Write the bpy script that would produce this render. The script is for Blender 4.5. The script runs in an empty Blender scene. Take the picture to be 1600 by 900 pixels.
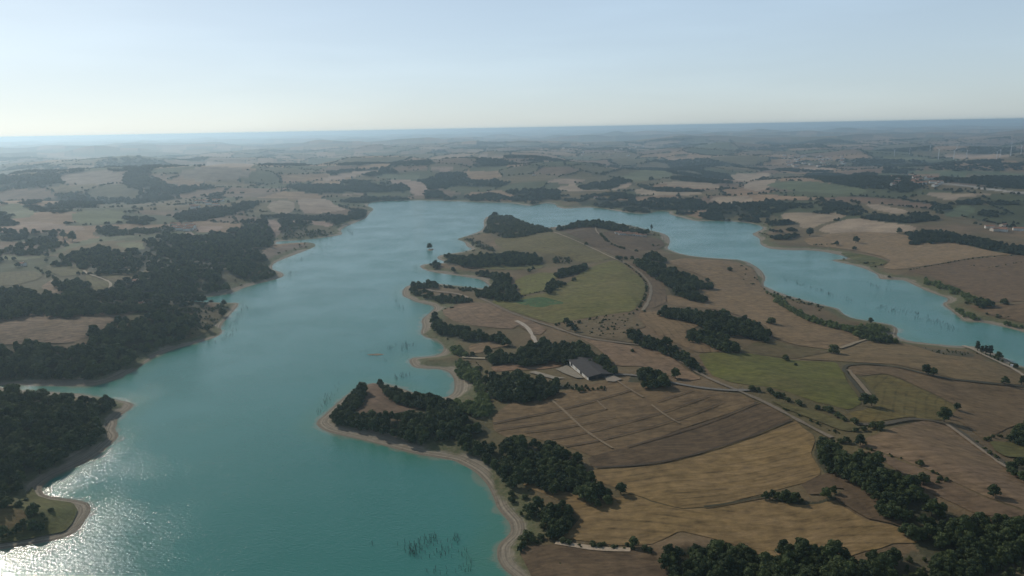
import bpy, bmesh, math, random
import numpy as np
from mathutils import Vector, Matrix
from mathutils.geometry import delaunay_2d_cdt

random.seed(7)
rng = np.random.default_rng(11)
SC = bpy.context.scene
COL = SC.collection

# ------------------------------------------------------------------ camera
CAM_H = 250.0
F_PX = 1142.5                      # focal length in photo pixels (photo 1600 x 900)
PITCH = math.atan(250.0 / F_PX)
ROLL = math.radians(-1.04)
cp, sp = math.cos(PITCH), math.sin(PITCH)
cr, sr = math.cos(ROLL), math.sin(ROLL)
FWD = np.array([0, cp, -sp]); R0 = np.array([1.0, 0, 0]); U0 = np.array([0, sp, cp])
RIGHT = R0 * cr + U0 * sr
UPV = -R0 * sr + U0 * cr
cam = bpy.data.cameras.new('camera')
cam.sensor_width = 36.0
cam.lens = 36.0 * F_PX / 1600.0
cam.clip_start = 1.0
cam.clip_end = 200000.0
cam_ob = bpy.data.objects.new('camera', cam)
COL.objects.link(cam_ob)
m = Matrix.Identity(4)
for i in range(3):
    m[i][0] = RIGHT[i]; m[i][1] = UPV[i]; m[i][2] = -FWD[i]
m[2][3] = CAM_H
cam_ob.matrix_world = m
SC.camera = cam_ob

# ------------------------------------------------------------------ sky, sun, exposure
SUN_EL = math.radians(30.5)
SUN_AZ = math.radians(-43.5)       # clockwise from +Y (view direction)
SUN_DIR = Vector((math.sin(SUN_AZ) * math.cos(SUN_EL), math.cos(SUN_AZ) * math.cos(SUN_EL), math.sin(SUN_EL)))
world = bpy.data.worlds.new('World')
SC.world = world
world.use_nodes = True
wn = world.node_tree.nodes; wl = world.node_tree.links
wn.clear()
sky = wn.new('ShaderNodeTexSky'); sky.sky_type = 'NISHITA'; sky.sun_disc = False
sky.sun_elevation = SUN_EL; sky.sun_rotation = SUN_AZ
sky.altitude = 400; sky.air_density = 1.0; sky.dust_density = 0.9; sky.ozone_density = 2.0
bg = wn.new('ShaderNodeBackground'); bg.inputs['Strength'].default_value = 0.14
wo = wn.new('ShaderNodeOutputWorld')
# one even grade over the whole sky: paler, slightly cooler, highlights compressed
def vmix(a_, bcol, mode='MULTIPLY'):
    n_ = wn.new('ShaderNodeMix'); n_.data_type = 'RGBA'; n_.blend_type = mode; n_.inputs[0].default_value = 1; n_.inputs[7].default_value = (*bcol, 1); wl.new(a_, n_.inputs[6]); return n_.outputs[2]
# faint cirrus
tcw = wn.new('ShaderNodeTexCoord'); mpw = wn.new('ShaderNodeMapping'); mpw.inputs['Scale'].default_value = (1.2, 1.2, 9); mpw.inputs['Rotation'].default_value = (.05, .12, 0); nzw = wn.new('ShaderNodeTexNoise'); nzw.inputs['Scale'].default_value = 2.2; nzw.inputs['Detail'].default_value = 5
wl.new(tcw.outputs['Generated'], mpw.inputs[0]); wl.new(mpw.outputs[0], nzw.inputs['Vector']); mrw = wn.new('ShaderNodeMapRange'); mrw.inputs[1].default_value = .42; mrw.inputs[2].default_value = .72; mrw.inputs[3].default_value = .985; mrw.inputs[4].default_value = 1.05; wl.new(nzw.outputs['Fac'], mrw.inputs[0])
cir = wn.new('ShaderNodeMix'); cir.data_type = 'RGBA'; cir.blend_type = 'MULTIPLY'; cir.inputs[0].default_value = 1; ccw = wn.new('ShaderNodeCombineColor'); wl.new(ccw.outputs[0], cir.inputs[7])
# a clear sky is darker overhead than near the horizon
sxw = wn.new('ShaderNodeSeparateXYZ'); wl.new(tcw.outputs['Generated'], sxw.inputs[0]); zen = wn.new('ShaderNodeMapRange'); zen.interpolation_type = 'SMOOTHSTEP'; zen.inputs[1].default_value = .08; zen.inputs[2].default_value = .8; zen.inputs[3].default_value = 1.0; zen.inputs[4].default_value = .36; wl.new(sxw.outputs[2], zen.inputs[0])
mz = wn.new('ShaderNodeMath'); mz.operation = 'MULTIPLY'; wl.new(zen.outputs[0], mz.inputs[0]); wl.new(mrw.outputs[0], mz.inputs[1])
for i_ in range(3): wl.new(mz.outputs[0], ccw.inputs[i_])
hs = wn.new('ShaderNodeHueSaturation'); hs.inputs['Saturation'].default_value = .88; wl.new(sky.outputs[0], hs.inputs['Color'])
gm = wn.new('ShaderNodeGamma'); gm.inputs['Gamma'].default_value = .42; wl.new(vmix(hs.outputs[0], (.10, .10, .10)), gm.inputs['Color'])
wl.new(vmix(gm.outputs[0], (6.95, 7.95, 8.85)), cir.inputs[6]); wl.new(cir.outputs[2], bg.inputs['Color']); wl.new(bg.outputs[0], wo.inputs['Surface'])
sl = bpy.data.lights.new('sun', 'SUN'); sl.energy = 3.7; sl.angle = math.radians(0.5); sl.color = (1.0, 0.93, 0.82)
so = bpy.data.objects.new('sun', sl); COL.objects.link(so)
so.rotation_euler = SUN_DIR.to_track_quat('Z', 'Y').to_euler()
so.location = SUN_DIR * 3000
SC.view_settings.view_transform = 'Standard'; SC.view_settings.look = 'None'
SC.view_settings.gamma = 1.0; SC.view_settings.use_curve_mapping = False
SC.view_settings.exposure = -0.43
SC.render.engine = 'CYCLES'
SC.cycles.max_bounces = 10; SC.cycles.diffuse_bounces = 2; SC.cycles.glossy_bounces = 2
SC.cycles.volume_bounces = 8; SC.cycles.transparent_max_bounces = 6; SC.cycles.transmission_bounces = 2
SC.cycles.caustics_reflective = False; SC.cycles.caustics_refractive = False

HAZE_DENSITY = 1.0 / 11000.0
HAZE_COLOR = (0.66, 0.86, 1.0)
HAZE_ANISO = 0.62

# ------------------------------------------------------------------ small helpers
def P(s):
    return np.array([[float(v) for v in t.split(',')] for t in s.split()], float)

def chaikin(p, n=1, closed=True):
    for _ in range(n):
        q = np.roll(p, -1, 0) if closed else p[1:]
        a = p if closed else p[:-1]
        r = np.empty((len(a) * 2, 2))
        r[0::2] = a * .75 + q * .25; r[1::2] = a * .25 + q * .75
        p = r if closed else np.vstack([p[:1], r, p[-1:]])
    return p

def hsh(ix, iy, seed):
    h = (ix.astype(np.int64) * 374761393 + iy.astype(np.int64) * 668265263 + seed * 974634777) & 0xFFFFFFFF
    h = ((h ^ (h >> 13)) * 1274126177) & 0xFFFFFFFF
    h = h ^ (h >> 16)
    return (h & 0xFFFF) / 65535.0

def vnoise(x, y, seed=0):
    x = np.asarray(x, float); y = np.asarray(y, float)
    ix = np.floor(x); iy = np.floor(y); fx = x - ix; fy = y - iy
    fx = fx * fx * fx * (fx * (fx * 6 - 15) + 10); fy = fy * fy * fy * (fy * (fy * 6 - 15) + 10)
    a = hsh(ix, iy, seed); b = hsh(ix + 1, iy, seed); c = hsh(ix, iy + 1, seed); d = hsh(ix + 1, iy + 1, seed)
    return (a + (b - a) * fx + (c - a) * fy + (a - b - c + d) * fx * fy) * 2 - 1

def fbm(x, y, lam, seed=0, octs=3):
    s = 0; amp = 1.0; tot = 0
    for k in range(octs):
        s = s + amp * vnoise(x / lam + 17.3 * k, y / lam - 9.1 * k, seed + k); tot += amp
        amp *= .5; lam *= .5
    return s / tot

def sstep(a, b, x):
    t = np.clip((x - a) / (b - a), 0, 1)
    return t * t * (3 - 2 * t)

def rays(px):
    px = np.asarray(px, float)
    u = px[:, 0] - 800; v = px[:, 1] - 450
    return FWD[None] * F_PX + RIGHT[None] * u[:, None] - UPV[None] * v[:, None]

def unp0(px, z=0.0):
    d = rays(px); t = (z - CAM_H) / d[:, 2]
    return d[:, :2] * t[:, None]

def proj(x, y, z):
    p = np.stack([x, y, z - CAM_H], -1)
    w = p @ FWD
    return 800 + F_PX * (p @ RIGHT) / w, 450 - F_PX * (p @ UPV) / w, w

def inside(poly, x, y):
    x = np.asarray(x, float); y = np.asarray(y, float)
    r = np.zeros(x.shape, bool)
    a = poly; b = np.roll(poly, -1, 0)
    mn = poly.min(0); mx = poly.max(0)
    k = np.where((x > mn[0]) & (x < mx[0]) & (y > mn[1]) & (y < mx[1]))[0]
    if len(k) == 0: return r
    xx = x[k]; yy = y[k]; c = np.zeros(len(k), bool)
    for (x0, y0), (x1, y1) in zip(a, b):
        if y0 == y1: continue
        cond = (y0 > yy) != (y1 > yy)
        c ^= cond & (xx < (x1 - x0) * (yy - y0) / (y1 - y0) + x0)
    r[k] = c
    return r

def setp(o, label=None, cat=None, group=None, kind=None):
    if label: o['label'] = label
    if cat: o['category'] = cat
    if group: o['group'] = group
    if kind: o['kind'] = kind
    return o

def link(name, data, parent=None):
    o = bpy.data.objects.new(name, data); COL.objects.link(o)
    if parent: o.parent = parent
    return o

def mesh_np(name, verts, faces, mats=(), smooth=False):
    """faces: (n,k) int array"""
    me = bpy.data.meshes.new(name)
    verts = np.asarray(verts, np.float32); faces = np.asarray(faces, np.int32)
    n, k = faces.shape
    me.vertices.add(len(verts)); me.vertices.foreach_set('co', verts.ravel())
    me.loops.add(n * k); me.loops.foreach_set('vertex_index', faces.ravel())
    me.polygons.add(n); me.polygons.foreach_set('loop_start', np.arange(n, dtype=np.int32) * k)
    me.polygons.foreach_set('loop_total', np.full(n, k, np.int32))
    if smooth: me.polygons.foreach_set('use_smooth', np.ones(n, bool))
    for mt in mats: me.materials.append(mt)
    me.update(calc_edges=True)
    return me

# ------------------------------------------------------------------ shorelines (photo pixels on the water plane)
OUTER = P("""-420,950 -260,915 -150,882 -60,868 0,859 75,847 100,841 122,830 132,815 142,800 142,790 135,784 112,780 90,777 75,775 66,769 66,760 75,752 87,744
105,736 125,727 142,719 160,707 172,696 184,685 186,678 179,671 184,662 182,657 192,647 207,637 210,632 202,628 190,626 172,622 140,618 120,614 50,611 15,607 -10,604
15,601 50,603 100,604 140,604 160,600 180,594 200,585 217,575 232,564 250,554 275,545 292,541 322,532 342,525 348,519 344,510 355,497 375,475 370,473 350,473 300,472
270,470 275,467 325,464 355,460 372,454 380,450 400,444 432,436 444,432 442,426 427,422 425,419 427,411 450,402 482,390 495,384 487,378 450,380 430,382 432,377 460,376 482,374 530,368
536,365 531,360 540,354 550,350 572,341 576,334 586,326 572,321 580,316 600,314 650,313 700,314 750,316 800,317 825,322 840,320 850,317 867,318 872,325 887,326 912,324 940,325
965,330 995,334 1015,334 1025,330 1046,330 1045,335 1070,341 1087,346 1107,345 1137,346 1162,347 1185,351 1195,357 1180,363 1174,366 1188,373 1187,381 1198,388 1225,391
1275,391 1307,397 1332,404 1295,406 1312,410 1340,416 1362,424 1372,430 1373,436 1390,437 1415,438 1425,444 1440,451 1462,460 1480,465 1482,470 1470,475 1487,486
1500,497 1505,502 1537,504 1562,509 1600,519 1680,540 1780,566 1900,598""")
INNER = P("""1900,690 1760,640 1660,598 1600,573 1587,570 1575,562 1552,552 1540,545 1525,541 1487,541 1450,536 1425,534 1400,527 1404,515 1397,509 1385,506 1355,501 1330,497 1317,490
1310,482 1300,480 1275,474 1250,467 1225,460 1210,454 1198,449 1192,445 1197,435 1192,425 1180,415 1160,406 1125,404 1087,401 1065,397 1050,392 1042,389 1047,380 1046,370
1035,364 1020,361 990,353 962,348 930,346 912,347 875,353 855,357 837,353 812,344 800,339 780,336 762,337 755,345 757,355 750,362 722,371 712,374 727,378 728,385 740,389 722,394
690,398 680,403 700,411 680,411 654,414 662,422 687,427 725,432 750,436 762,444 765,449 750,451 735,449 700,445 672,442 645,444 632,449 628,456 629,463 640,467 650,472 675,477 680,482
670,490 657,500 661,510 656,520 662,526 682,532 692,539 694,547 685,555 662,558 642,559 638,565 646,575 665,576 690,577 705,584 710,595 710,610 705,617 695,621 675,620
650,615 620,604 597,599 572,600 548,612 528,628 510,645 492,660 500,670 517,677 550,684 585,692 612,700 650,710 682,715 710,720 722,726 742,737 757,752 765,764 772,780 777,795
790,810 797,818 798,832 788,842 781,848 776,857 777,875 787,890 800,900 820,918 850,965 905,1060""")
LAKE_PX = np.vstack([OUTER, INNER])
o_w = unp0(chaikin(OUTER, 1, False)); i_w = unp0(chaikin(INNER, 1, False))
LAKE = np.vstack([o_w, i_w, np.array([[60, 60], [160, -200], [-100, -700], [-900, -600], [-1000, 0]])])

def lake_sd(x, y):
    """signed distance to the shoreline: positive on land"""
    a = LAKE.astype(np.float32); b = np.roll(a, -1, 0)
    out = np.empty(x.shape, np.float32)
    d = b - a; dd = (d * d).sum(1) + 1e-9
    for s in range(0, len(x), 16000):
        px = x[s:s + 16000].astype(np.float32)[:, None]; py = y[s:s + 16000].astype(np.float32)[:, None]
        t = np.clip(((px - a[:, 0]) * d[:, 0] + (py - a[:, 1]) * d[:, 1]) / dd, 0, 1)
        ex = px - a[:, 0] - t * d[:, 0]; ey = py - a[:, 1] - t * d[:, 1]
        out[s:s + 16000] = np.sqrt((ex * ex + ey * ey).min(1))
    ins = inside(LAKE, x, y)
    out[ins] *= -1
    return out

# ------------------------------------------------------------------ terrain on a ring grid round the viewpoint
A_F = np.radians(np.linspace(-45, 45, 1010))
A_C = np.radians(np.linspace(45, 315, 56))[1:-1]
ANG = np.concatenate([A_F, A_C])                 # clockwise from +Y, strictly increasing
rl = [20.0, 80.0, 150.0, 220.0]
r_ = 260.0
while r_ < 48000:
    rl.append(r_); r_ += max(1.8, 1.45 * r_ * r_ / (CAM_H * F_PX))
RING = np.array(rl)
NA, NR = len(ANG), len(RING)
GA, GR = np.meshgrid(ANG, RING)                  # (NR, NA)
GX = (GR * np.sin(GA)).ravel(); GY = (GR * np.cos(GA)).ravel()
GSD = np.full(GX.shape, 3000.0, np.float32)
near = GR.ravel() < 5200
GSD[near] = lake_sd(GX[near], GY[near])
GSD[~near] = np.maximum(1500, GR.ravel()[~near] - 3500)

def height(x, y, sd):
    d = np.maximum(sd, 0)
    left = sstep(-100, -330, x) * sstep(1700, 900, y)
    amp = 27 + 12 * left
    lam = 185 - 80 * left
    h = .07 * np.minimum(d, 14) + amp * (1 - np.exp(-np.maximum(d - 9, 0) / lam))
    near_w = sstep(15, 140, d)
    h = h + near_w * (8.5 * fbm(x, y, 260, 3) + 2.0 * fbm(x, y, 75, 5))
    far_w = sstep(120, 1100, d)
    R = np.hypot(x, y)
    h = h + far_w * (88 * fbm(x, y, 1300, 21, 3) + 46 * fbm(x * .8, y * 1.3, 560, 31, 2) + 20)
    h = h + sstep(9000, 30000, R) * (5 + 40 * fbm(x, y, 7000, 41, 2))
    # a low hump in the stubble at the bottom of the picture
    hx, hy = HUMP
    h = h + near_w * 7.0 * np.exp(-(((x - hx) / 14) ** 2 + ((y - hy) / 9) ** 2))
    w = np.where(sd < 0, np.maximum(.11 * sd, -7), h)
    return w
HUMP = unp0(np.array([[1060., 843.]]), 18)[0]
GZ = height(GX, GY, GSD)
HG = GZ.reshape(NR, NA); SG = GSD.reshape(NR, NA)

def gidx(x, y):
    a = np.arctan2(x, y); a = np.where(a < ANG[0], a + 2 * math.pi, a)
    r = np.hypot(x, y)
    ia = np.interp(a, ANG, np.arange(NA)); ir = np.interp(r, RING, np.arange(NR))
    a0 = np.minimum(ia.astype(int), NA - 2); r0 = np.minimum(ir.astype(int), NR - 2)
    return a0, r0, ia - a0, ir - r0

def samp(G, x, y):
    a0, r0, fa, fr = gidx(np.asarray(x, float), np.asarray(y, float))
    return (G[r0, a0] * (1 - fa) + G[r0, a0 + 1] * fa) * (1 - fr) + (G[r0 + 1, a0] * (1 - fa) + G[r0 + 1, a0 + 1] * fa) * fr

def ground(x, y): return samp(HG, x, y)
def shore(x, y): return samp(SG, x, y)

def unp(px, zoff=0.0):
    """photo pixels -> points on the terrain (first hit), raised by zoff"""
    d = rays(px); hd = np.hypot(d[:, 0], d[:, 1]); dx = d[:, 0] / hd; dy = d[:, 1] / hd; sl_ = d[:, 2] / hd
    ts = np.concatenate([[100.0], RING[4::2]])
    N = len(dx); lo = np.full(N, 100.0); hi = np.full(N, 47000.0); done = np.zeros(N, bool)
    prev = 100.0
    for t in ts:
        z = CAM_H + sl_ * t
        below = z < np.maximum(ground(dx * t, dy * t), 0) + zoff
        newly = below & ~done
        lo[newly] = prev; hi[newly] = t
        done |= below; prev = t
    lo = np.where(done, lo, 46000)
    for _ in range(14):
        mid = (lo + hi) / 2
        b = CAM_H + sl_ * mid < np.maximum(ground(dx * mid, dy * mid), 0) + zoff
        hi = np.where(b, mid, hi); lo = np.where(b, lo, mid)
    return np.stack([dx * hi, dy * hi], 1)

# ------------------------------------------------------------------ what stands where (outlines read off the photo, put on the terrain)
# woods: key, label, kind (b broadleaf, w willow, s loose scrub), spacing m, height range m, outline
WOODS = [
 ('W1', 'dark oak wood running down the gully at the bottom right', 'b', 5.2, (7, 11), "1272,697 1276,688 1285,686 1296,688 1312,702 1330,710 1345,716 1362,718 1384,727 1395,740 1425,752 1450,771 1475,782 1495,791 1520,804 1550,808 1580,812 1600,815 1650,820 1650,850 1600,866 1575,872 1537,888 1520,915 1440,915 1437,880 1440,850 1425,832 1412,817 1392,805 1387,785 1362,771 1350,755 1340,742 1318,737 1292,730 1280,715"),
 ('W1S', 'green scrub of low bushes in the bottom right corner', 's', 5.5, (2, 4.5), "1545,808 1600,806 1650,806 1650,925 1380,925 1400,885 1410,865 1430,852 1445,865 1500,880 1575,865 1600,855 1600,825 1560,822"),
 ('W2', 'dark round-topped wood at the bottom edge below the golden stubble', 'b', 5.2, (7, 11), "1032,862 1045,848 1075,843 1090,838 1112,843 1150,850 1172,860 1184,873 1200,872 1215,865 1232,859 1260,859 1292,860 1305,867 1325,873 1350,862 1375,853 1392,852 1405,857 1390,875 1370,925 1060,925 1048,892 1030,876"),
 ('W3', 'dark wood wrapped round the triangular clearing on the headland', 'b', 5.4, (9, 13), "512,655 517,640 530,623 550,606 570,595 577,599 569,608 560,622 550,634 541,644 560,649 575,645 612,647 645,643 658,641 656,634 637,626 607,609 592,602 588,596 597,592 615,598 640,608 660,616 675,621 695,624 715,630 735,642 750,650 767,660 766,667 740,674 757,681 775,690 785,693 800,692 812,687 835,687 857,695 882,706 909,716 918,728 919,740 932,755 950,765 962,763 972,762 976,772 950,778 920,778 900,772 882,762 857,753 830,748 808,748 797,752 785,747 775,737 755,729 737,718 712,709 680,704 650,701 625,693 600,688 565,675 535,668"),
 ('W3B', 'pale green willow thicket along the little bay behind the headland', 'w', 5.0, (5, 8), "702,566 714,559 726,568 747,570 752,579 743,592 751,609 771,625 776,637 760,645 740,640 705,631 700,626 724,627 741,622 733,604 725,587 712,574"),
 ('W4', 'dark oval wood below the barn yard beside the willow thicket', 'b', 5.4, (8, 12), "747,594 762,587 800,583 837,589 872,596 875,608 850,622 822,625 800,622 775,616 755,606"),
 ('W5', 'dark wood curving behind the grey-roofed barn', 'b', 5.4, (8, 12), "757,554 766,546 785,548 800,552 817,548 827,540 838,530 850,534 875,536 885,528 905,533 925,545 932,553 950,565 959,574 950,579 935,571 917,561 892,562 862,560 825,565 815,567 800,562 780,563 765,561"),
 ('W6', 'row of dark trees beside the road right of the barn', 'b', 5.4, (7, 11), "985,579 990,576 1000,577 1010,574 1020,577 1030,584 1040,592 1044,598 1025,600 1000,597 980,592"),
 ('W7', 'diagonal strip of mid green trees crossing the rough pasture', 'b', 5.6, (6, 9), "985,517 1000,513 1017,522 1035,529 1055,539 1075,552 1090,563 1100,569 1105,578 1092,581 1075,568 1060,556 1050,552 1025,543 1005,537 985,526"),
 ('W8', 'long dark wood pointing right in the middle of the peninsula', 'b', 5.6, (8, 11), "1022,484 1050,482 1080,483 1105,486 1132,488 1157,496 1175,504 1195,514 1202,524 1197,529 1175,521 1150,517 1120,516 1095,508 1082,501 1062,493 1037,490"),
 ('W9', 'small dark wedge-shaped wood below the long wood', 'b', 5.6, (8, 11), "1070,521 1087,516 1100,516 1125,524 1142,532 1157,546 1135,545 1112,540 1095,535 1075,528"),
 ('W10', 'forked dark wood on the slope of the peninsula ridge', 'b', 5.8, (8, 11), "992,408 1000,404 1020,408 1040,416 1062,424 1087,434 1112,443 1117,446 1100,447 1082,443 1092,456 1107,466 1095,468 1070,463 1050,456 1042,441 1022,428 1005,418"),
 ('W11', 'small copse above the forked wood near the right arm of the lake', 'b', 5.8, (7, 10), "1007,393 1020,394 1037,402 1037,407 1022,405 1002,396"),
 ('W12', 'green scrubby wood covering the far tip of the peninsula', 's', 7.5, (4, 9), "757,338 780,335 800,338 815,343 837,352 857,356 862,361 840,361 815,368 800,371 775,368 755,360"),
 ('W13', 'dark trees along the far ridge of the peninsula', 'b', 6.5, (7, 11), "862,359 887,351 907,347 925,345 955,347 975,353 992,359 1017,362 1018,364 995,364 970,360 940,354 912,353 887,356"),
 ('W14', 'dark strip of trees on the upper spit facing the main lake', 'b', 6.0, (7, 10), "684,398 697,397 737,399 775,394 800,395 827,394 850,404 850,410 820,413 785,413 770,409 750,412 715,411 695,409"),
 ('W14S', 'green bushes along the shore below the far tip', 's', 7, (3, 6), "724,371 735,370 755,378 778,388 775,393 760,390 745,385 728,377"),
 ('W15', 'row of dark trees along the narrow lower spit', 'b', 6.0, (7, 10), "667,412 672,412 687,418 725,421 737,419 767,424 790,424 800,430 780,434 750,432 725,430 700,427 682,421 668,416"),
 ('W16', 'dark copse at the head of the narrow cove', 'b', 6.0, (7, 11), "742,456 760,451 775,446 770,438 785,426 797,430 802,448 811,456 811,465 790,466 775,467 755,463"),
 ('W17', 'dark trees round the rim of the hooked spit', 'b', 6.0, (6, 9), "630,447 650,442 672,438 687,442 682,446 662,446 648,448 653,455 687,459 725,464 737,468 728,471 700,471 687,470 650,463 633,458"),
 ('W17S', 'green shrubs along the cove behind the hooked spit', 's', 6.5, (3, 5), "692,443 715,443 740,448 744,453 735,454 715,449 695,446"),
 ('W18', 'dark belt of trees running inland from the sandy bay', 'b', 5.6, (8, 12), "670,491 677,491 690,501 700,508 732,512 750,518 775,519 797,529 798,536 775,534 750,530 715,525 690,518 675,508"),
 ('W18G', 'pale green thicket behind the sandy bay', 'w', 5, (5, 8), "708,537 718,535 732,548 728,553 718,551 712,545"),
 ('W19', 'slim dark copse slanting across the olive meadow', 'b', 5.8, (6, 9), "865,427 882,418 907,413 925,412 922,418 900,426 880,430"),
 ('W19S', 'loose bushes at the end of the upper dark strip', 's', 8, (3, 6), "862,402 875,399 895,407 890,411 865,410"),
 ('W20', 'rounded dark copse in the middle of the olive meadow', 'b', 5.6, (7, 10), "852,453 858,444 867,438 885,439 885,443 865,451 860,456"),
 ('W23', 'dark hedge of trees between the two golden stubble fields', 'b', 5.4, (5, 8), "1195,776 1215,770 1240,768 1262,776 1285,774 1300,765 1322,757 1322,763 1300,775 1280,785 1255,788 1235,785 1228,778 1200,780"),
 ('W24', 'bushy green clump on the stubble by the near beach', 'b', 5.2, (6, 10), "815,790 832,783 857,788 872,784 890,795 907,804 900,815 880,829 866,826 860,812 842,808 820,800"),
 ('W24S', 'green bushes at the back of the near beach', 's', 5, (2.5, 5), "792,770 803,765 812,780 818,795 840,812 855,822 845,828 825,815 805,797 796,785"),
 ('W25', 'dark bushes behind the beach at the bottom', 'b', 5, (4, 6), "786,852 797,843 812,848 813,858 800,863 806,880 820,886 822,898 802,894 787,870"),
 ('W21', 'dark trees casting a long shadow at the right edge', 'b', 5.4, (8, 12), "1567,684 1580,672 1600,662 1640,655 1640,690 1600,690 1575,686"),
 ('W22', 'dark green thicket beside the lane at the right edge', 'b', 5.4, (6, 9), "1572,718 1600,716 1640,720 1640,760 1600,748 1585,735"),
 ('WR1', 'pale green willow belt along the peninsula side of the right arm', 'w', 5.6, (4, 7), "1203,456 1215,461 1232,471 1262,491 1300,503 1335,508 1350,503 1375,505 1385,512 1375,518 1392,526 1395,531 1350,529 1330,516 1300,511 1262,496 1225,478 1206,464"),
 ('WR1D', 'dark trees at the point of the willow belt', 'b', 6, (6, 8), "1335,516 1352,514 1372,522 1394,527 1394,531 1352,529"),
 ('WR2', 'green willow hedge on the far bank of the right arm', 'w', 6.5, (5, 8), "1447,433 1462,437 1487,448 1512,459 1532,464 1540,470 1522,471 1500,463 1475,451 1450,441"),
 ('WR2D', 'dark round copse at the end of the willow hedge', 'b', 6.5, (7, 10), "1522,468 1532,463 1545,470 1555,475 1525,476"),
 ('WR3', 'yellow green thicket on the sandy point of the right arm', 'w', 6.5, (5, 8), "1495,479 1520,488 1545,498 1570,503 1600,509 1640,515 1640,520 1600,512 1550,503 1510,500 1503,490"),
 ('WR4', 'low green reed bed beside the track on the right shore', 's', 5.5, (1.5, 3), "1410,535 1425,537 1462,551 1500,556 1525,556 1520,550 1500,546 1470,545 1440,540"),
 ('WR5', 'bushes scattered along the right shore above the track', 's', 7, (3, 6), "1548,555 1560,557 1575,564 1585,570 1596,577 1590,575 1570,567"),
 ('WL1', 'dense dark wood on the nearest left bank', 'b', 5.6, (9, 13), "-160,640 0,614 37,612 100,617 132,619 155,624 182,625 188,632 180,642 163,652 160,662 163,675 150,690 130,702 110,710 100,715 75,722 37,730 0,733 -160,760"),
 ('WL2', 'dark green trees at the water end of the near left wood', 'b', 5.4, (7, 10), "-120,760 0,736 37,730 45,742 42,752 25,762 15,774 22,784 15,788 0,788 -120,800"),
 ('WL3', 'broad dark wood on the second left headland', 'b', 5.8, (8, 13), "-160,560 0,542 25,540 50,540 87,540 112,540 135,531 150,523 170,513 190,500 212,490 250,487 287,488 307,493 312,500 297,512 282,522 275,533 250,546 232,558 212,573 187,583 150,594 112,598 62,599 25,598 0,596 -160,610"),
 ('WL4', 'dark belt of trees in the hollow behind the left stubble field', 'b', 6.5, (8, 11), "-60,450 0,450 25,449 50,450 65,460 100,463 95,445 107,439 130,435 135,453 150,470 175,473 212,473 250,475 258,480 250,482 217,482 175,484 150,484 120,490 87,489 50,487 25,491 0,495 -60,500"),
 ('WL5', 'large dark wood reaching the inlet on the left bank', 'b', 7, (9, 13), "212,453 217,425 237,415 250,410 287,418 325,418 345,425 360,438 372,452 362,456 325,461 287,465 250,467 212,467 175,468 170,461 175,452 190,444"),
 ('WL6', 'dark rounded wood on the left hillside', 'b', 7.5, (9, 12), "75,408 100,398 130,389 162,385 195,390 212,400 217,406 205,412 187,418 185,423 140,424 138,413 112,412 82,411"),
 ('WL7', 'dark wood on the slope above the white inlet', 'b', 8, (9, 13), "217,377 237,368 262,363 287,365 300,373 320,384 318,370 350,360 375,352 400,347 415,352 427,372 425,378 415,386 400,384 395,395 400,412 397,427 375,431 355,423 337,411 300,401 250,401 250,388 235,386"),
 ('WL8', 'trees along the low left shore', 's', 8, (5, 9), "400,412 412,411 425,415 420,420 432,432 415,437 400,440"),
 ('WL9', 'loose green scrub above the left shore', 's', 10, (4, 8), "440,359 450,350 475,350 485,359 495,357 525,363 520,368 475,372 440,372"),
]
WOODS += [
 ('WB', 'low dark bushes along the lower side of the barn', 'b', 4.5, (3, 5), "862,599 885,596 903,600 925,602 948,597 952,602 925,607 890,606 866,604"),
 ('WL10', 'trees linking the hillside wood with the wood above the inlet', 'b', 8, (7, 10), "185,413 205,406 232,390 252,388 252,402 300,402 337,412 355,424 345,428 325,419 287,419 250,411 230,415 215,424 190,425"),
 ('WL12', 'trees on the low neck behind the second left headland', 's', 7, (4, 7), "230,479 262,476 300,478 345,478 368,476 345,483 300,486 262,485 235,484"),
 ('WL13', 'rough scrub on the tip of the second left headland', 's', 7, (2, 4), "300,494 320,490 348,487 352,494 340,505 325,510 312,520 300,526 285,528 297,512"),
 ('WL14', 'trees along the foot of the left hill meadow', 's', 9, (5, 9), "0,384 30,388 60,384 85,376 110,380 80,392 50,398 20,396 0,394"),
 ('WL15', 'straggling trees on the slope below the pink hill field', 's', 9, (5, 9), "140,360 175,357 215,356 255,352 292,350 262,360 230,364 190,366 150,368"),
]
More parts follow.
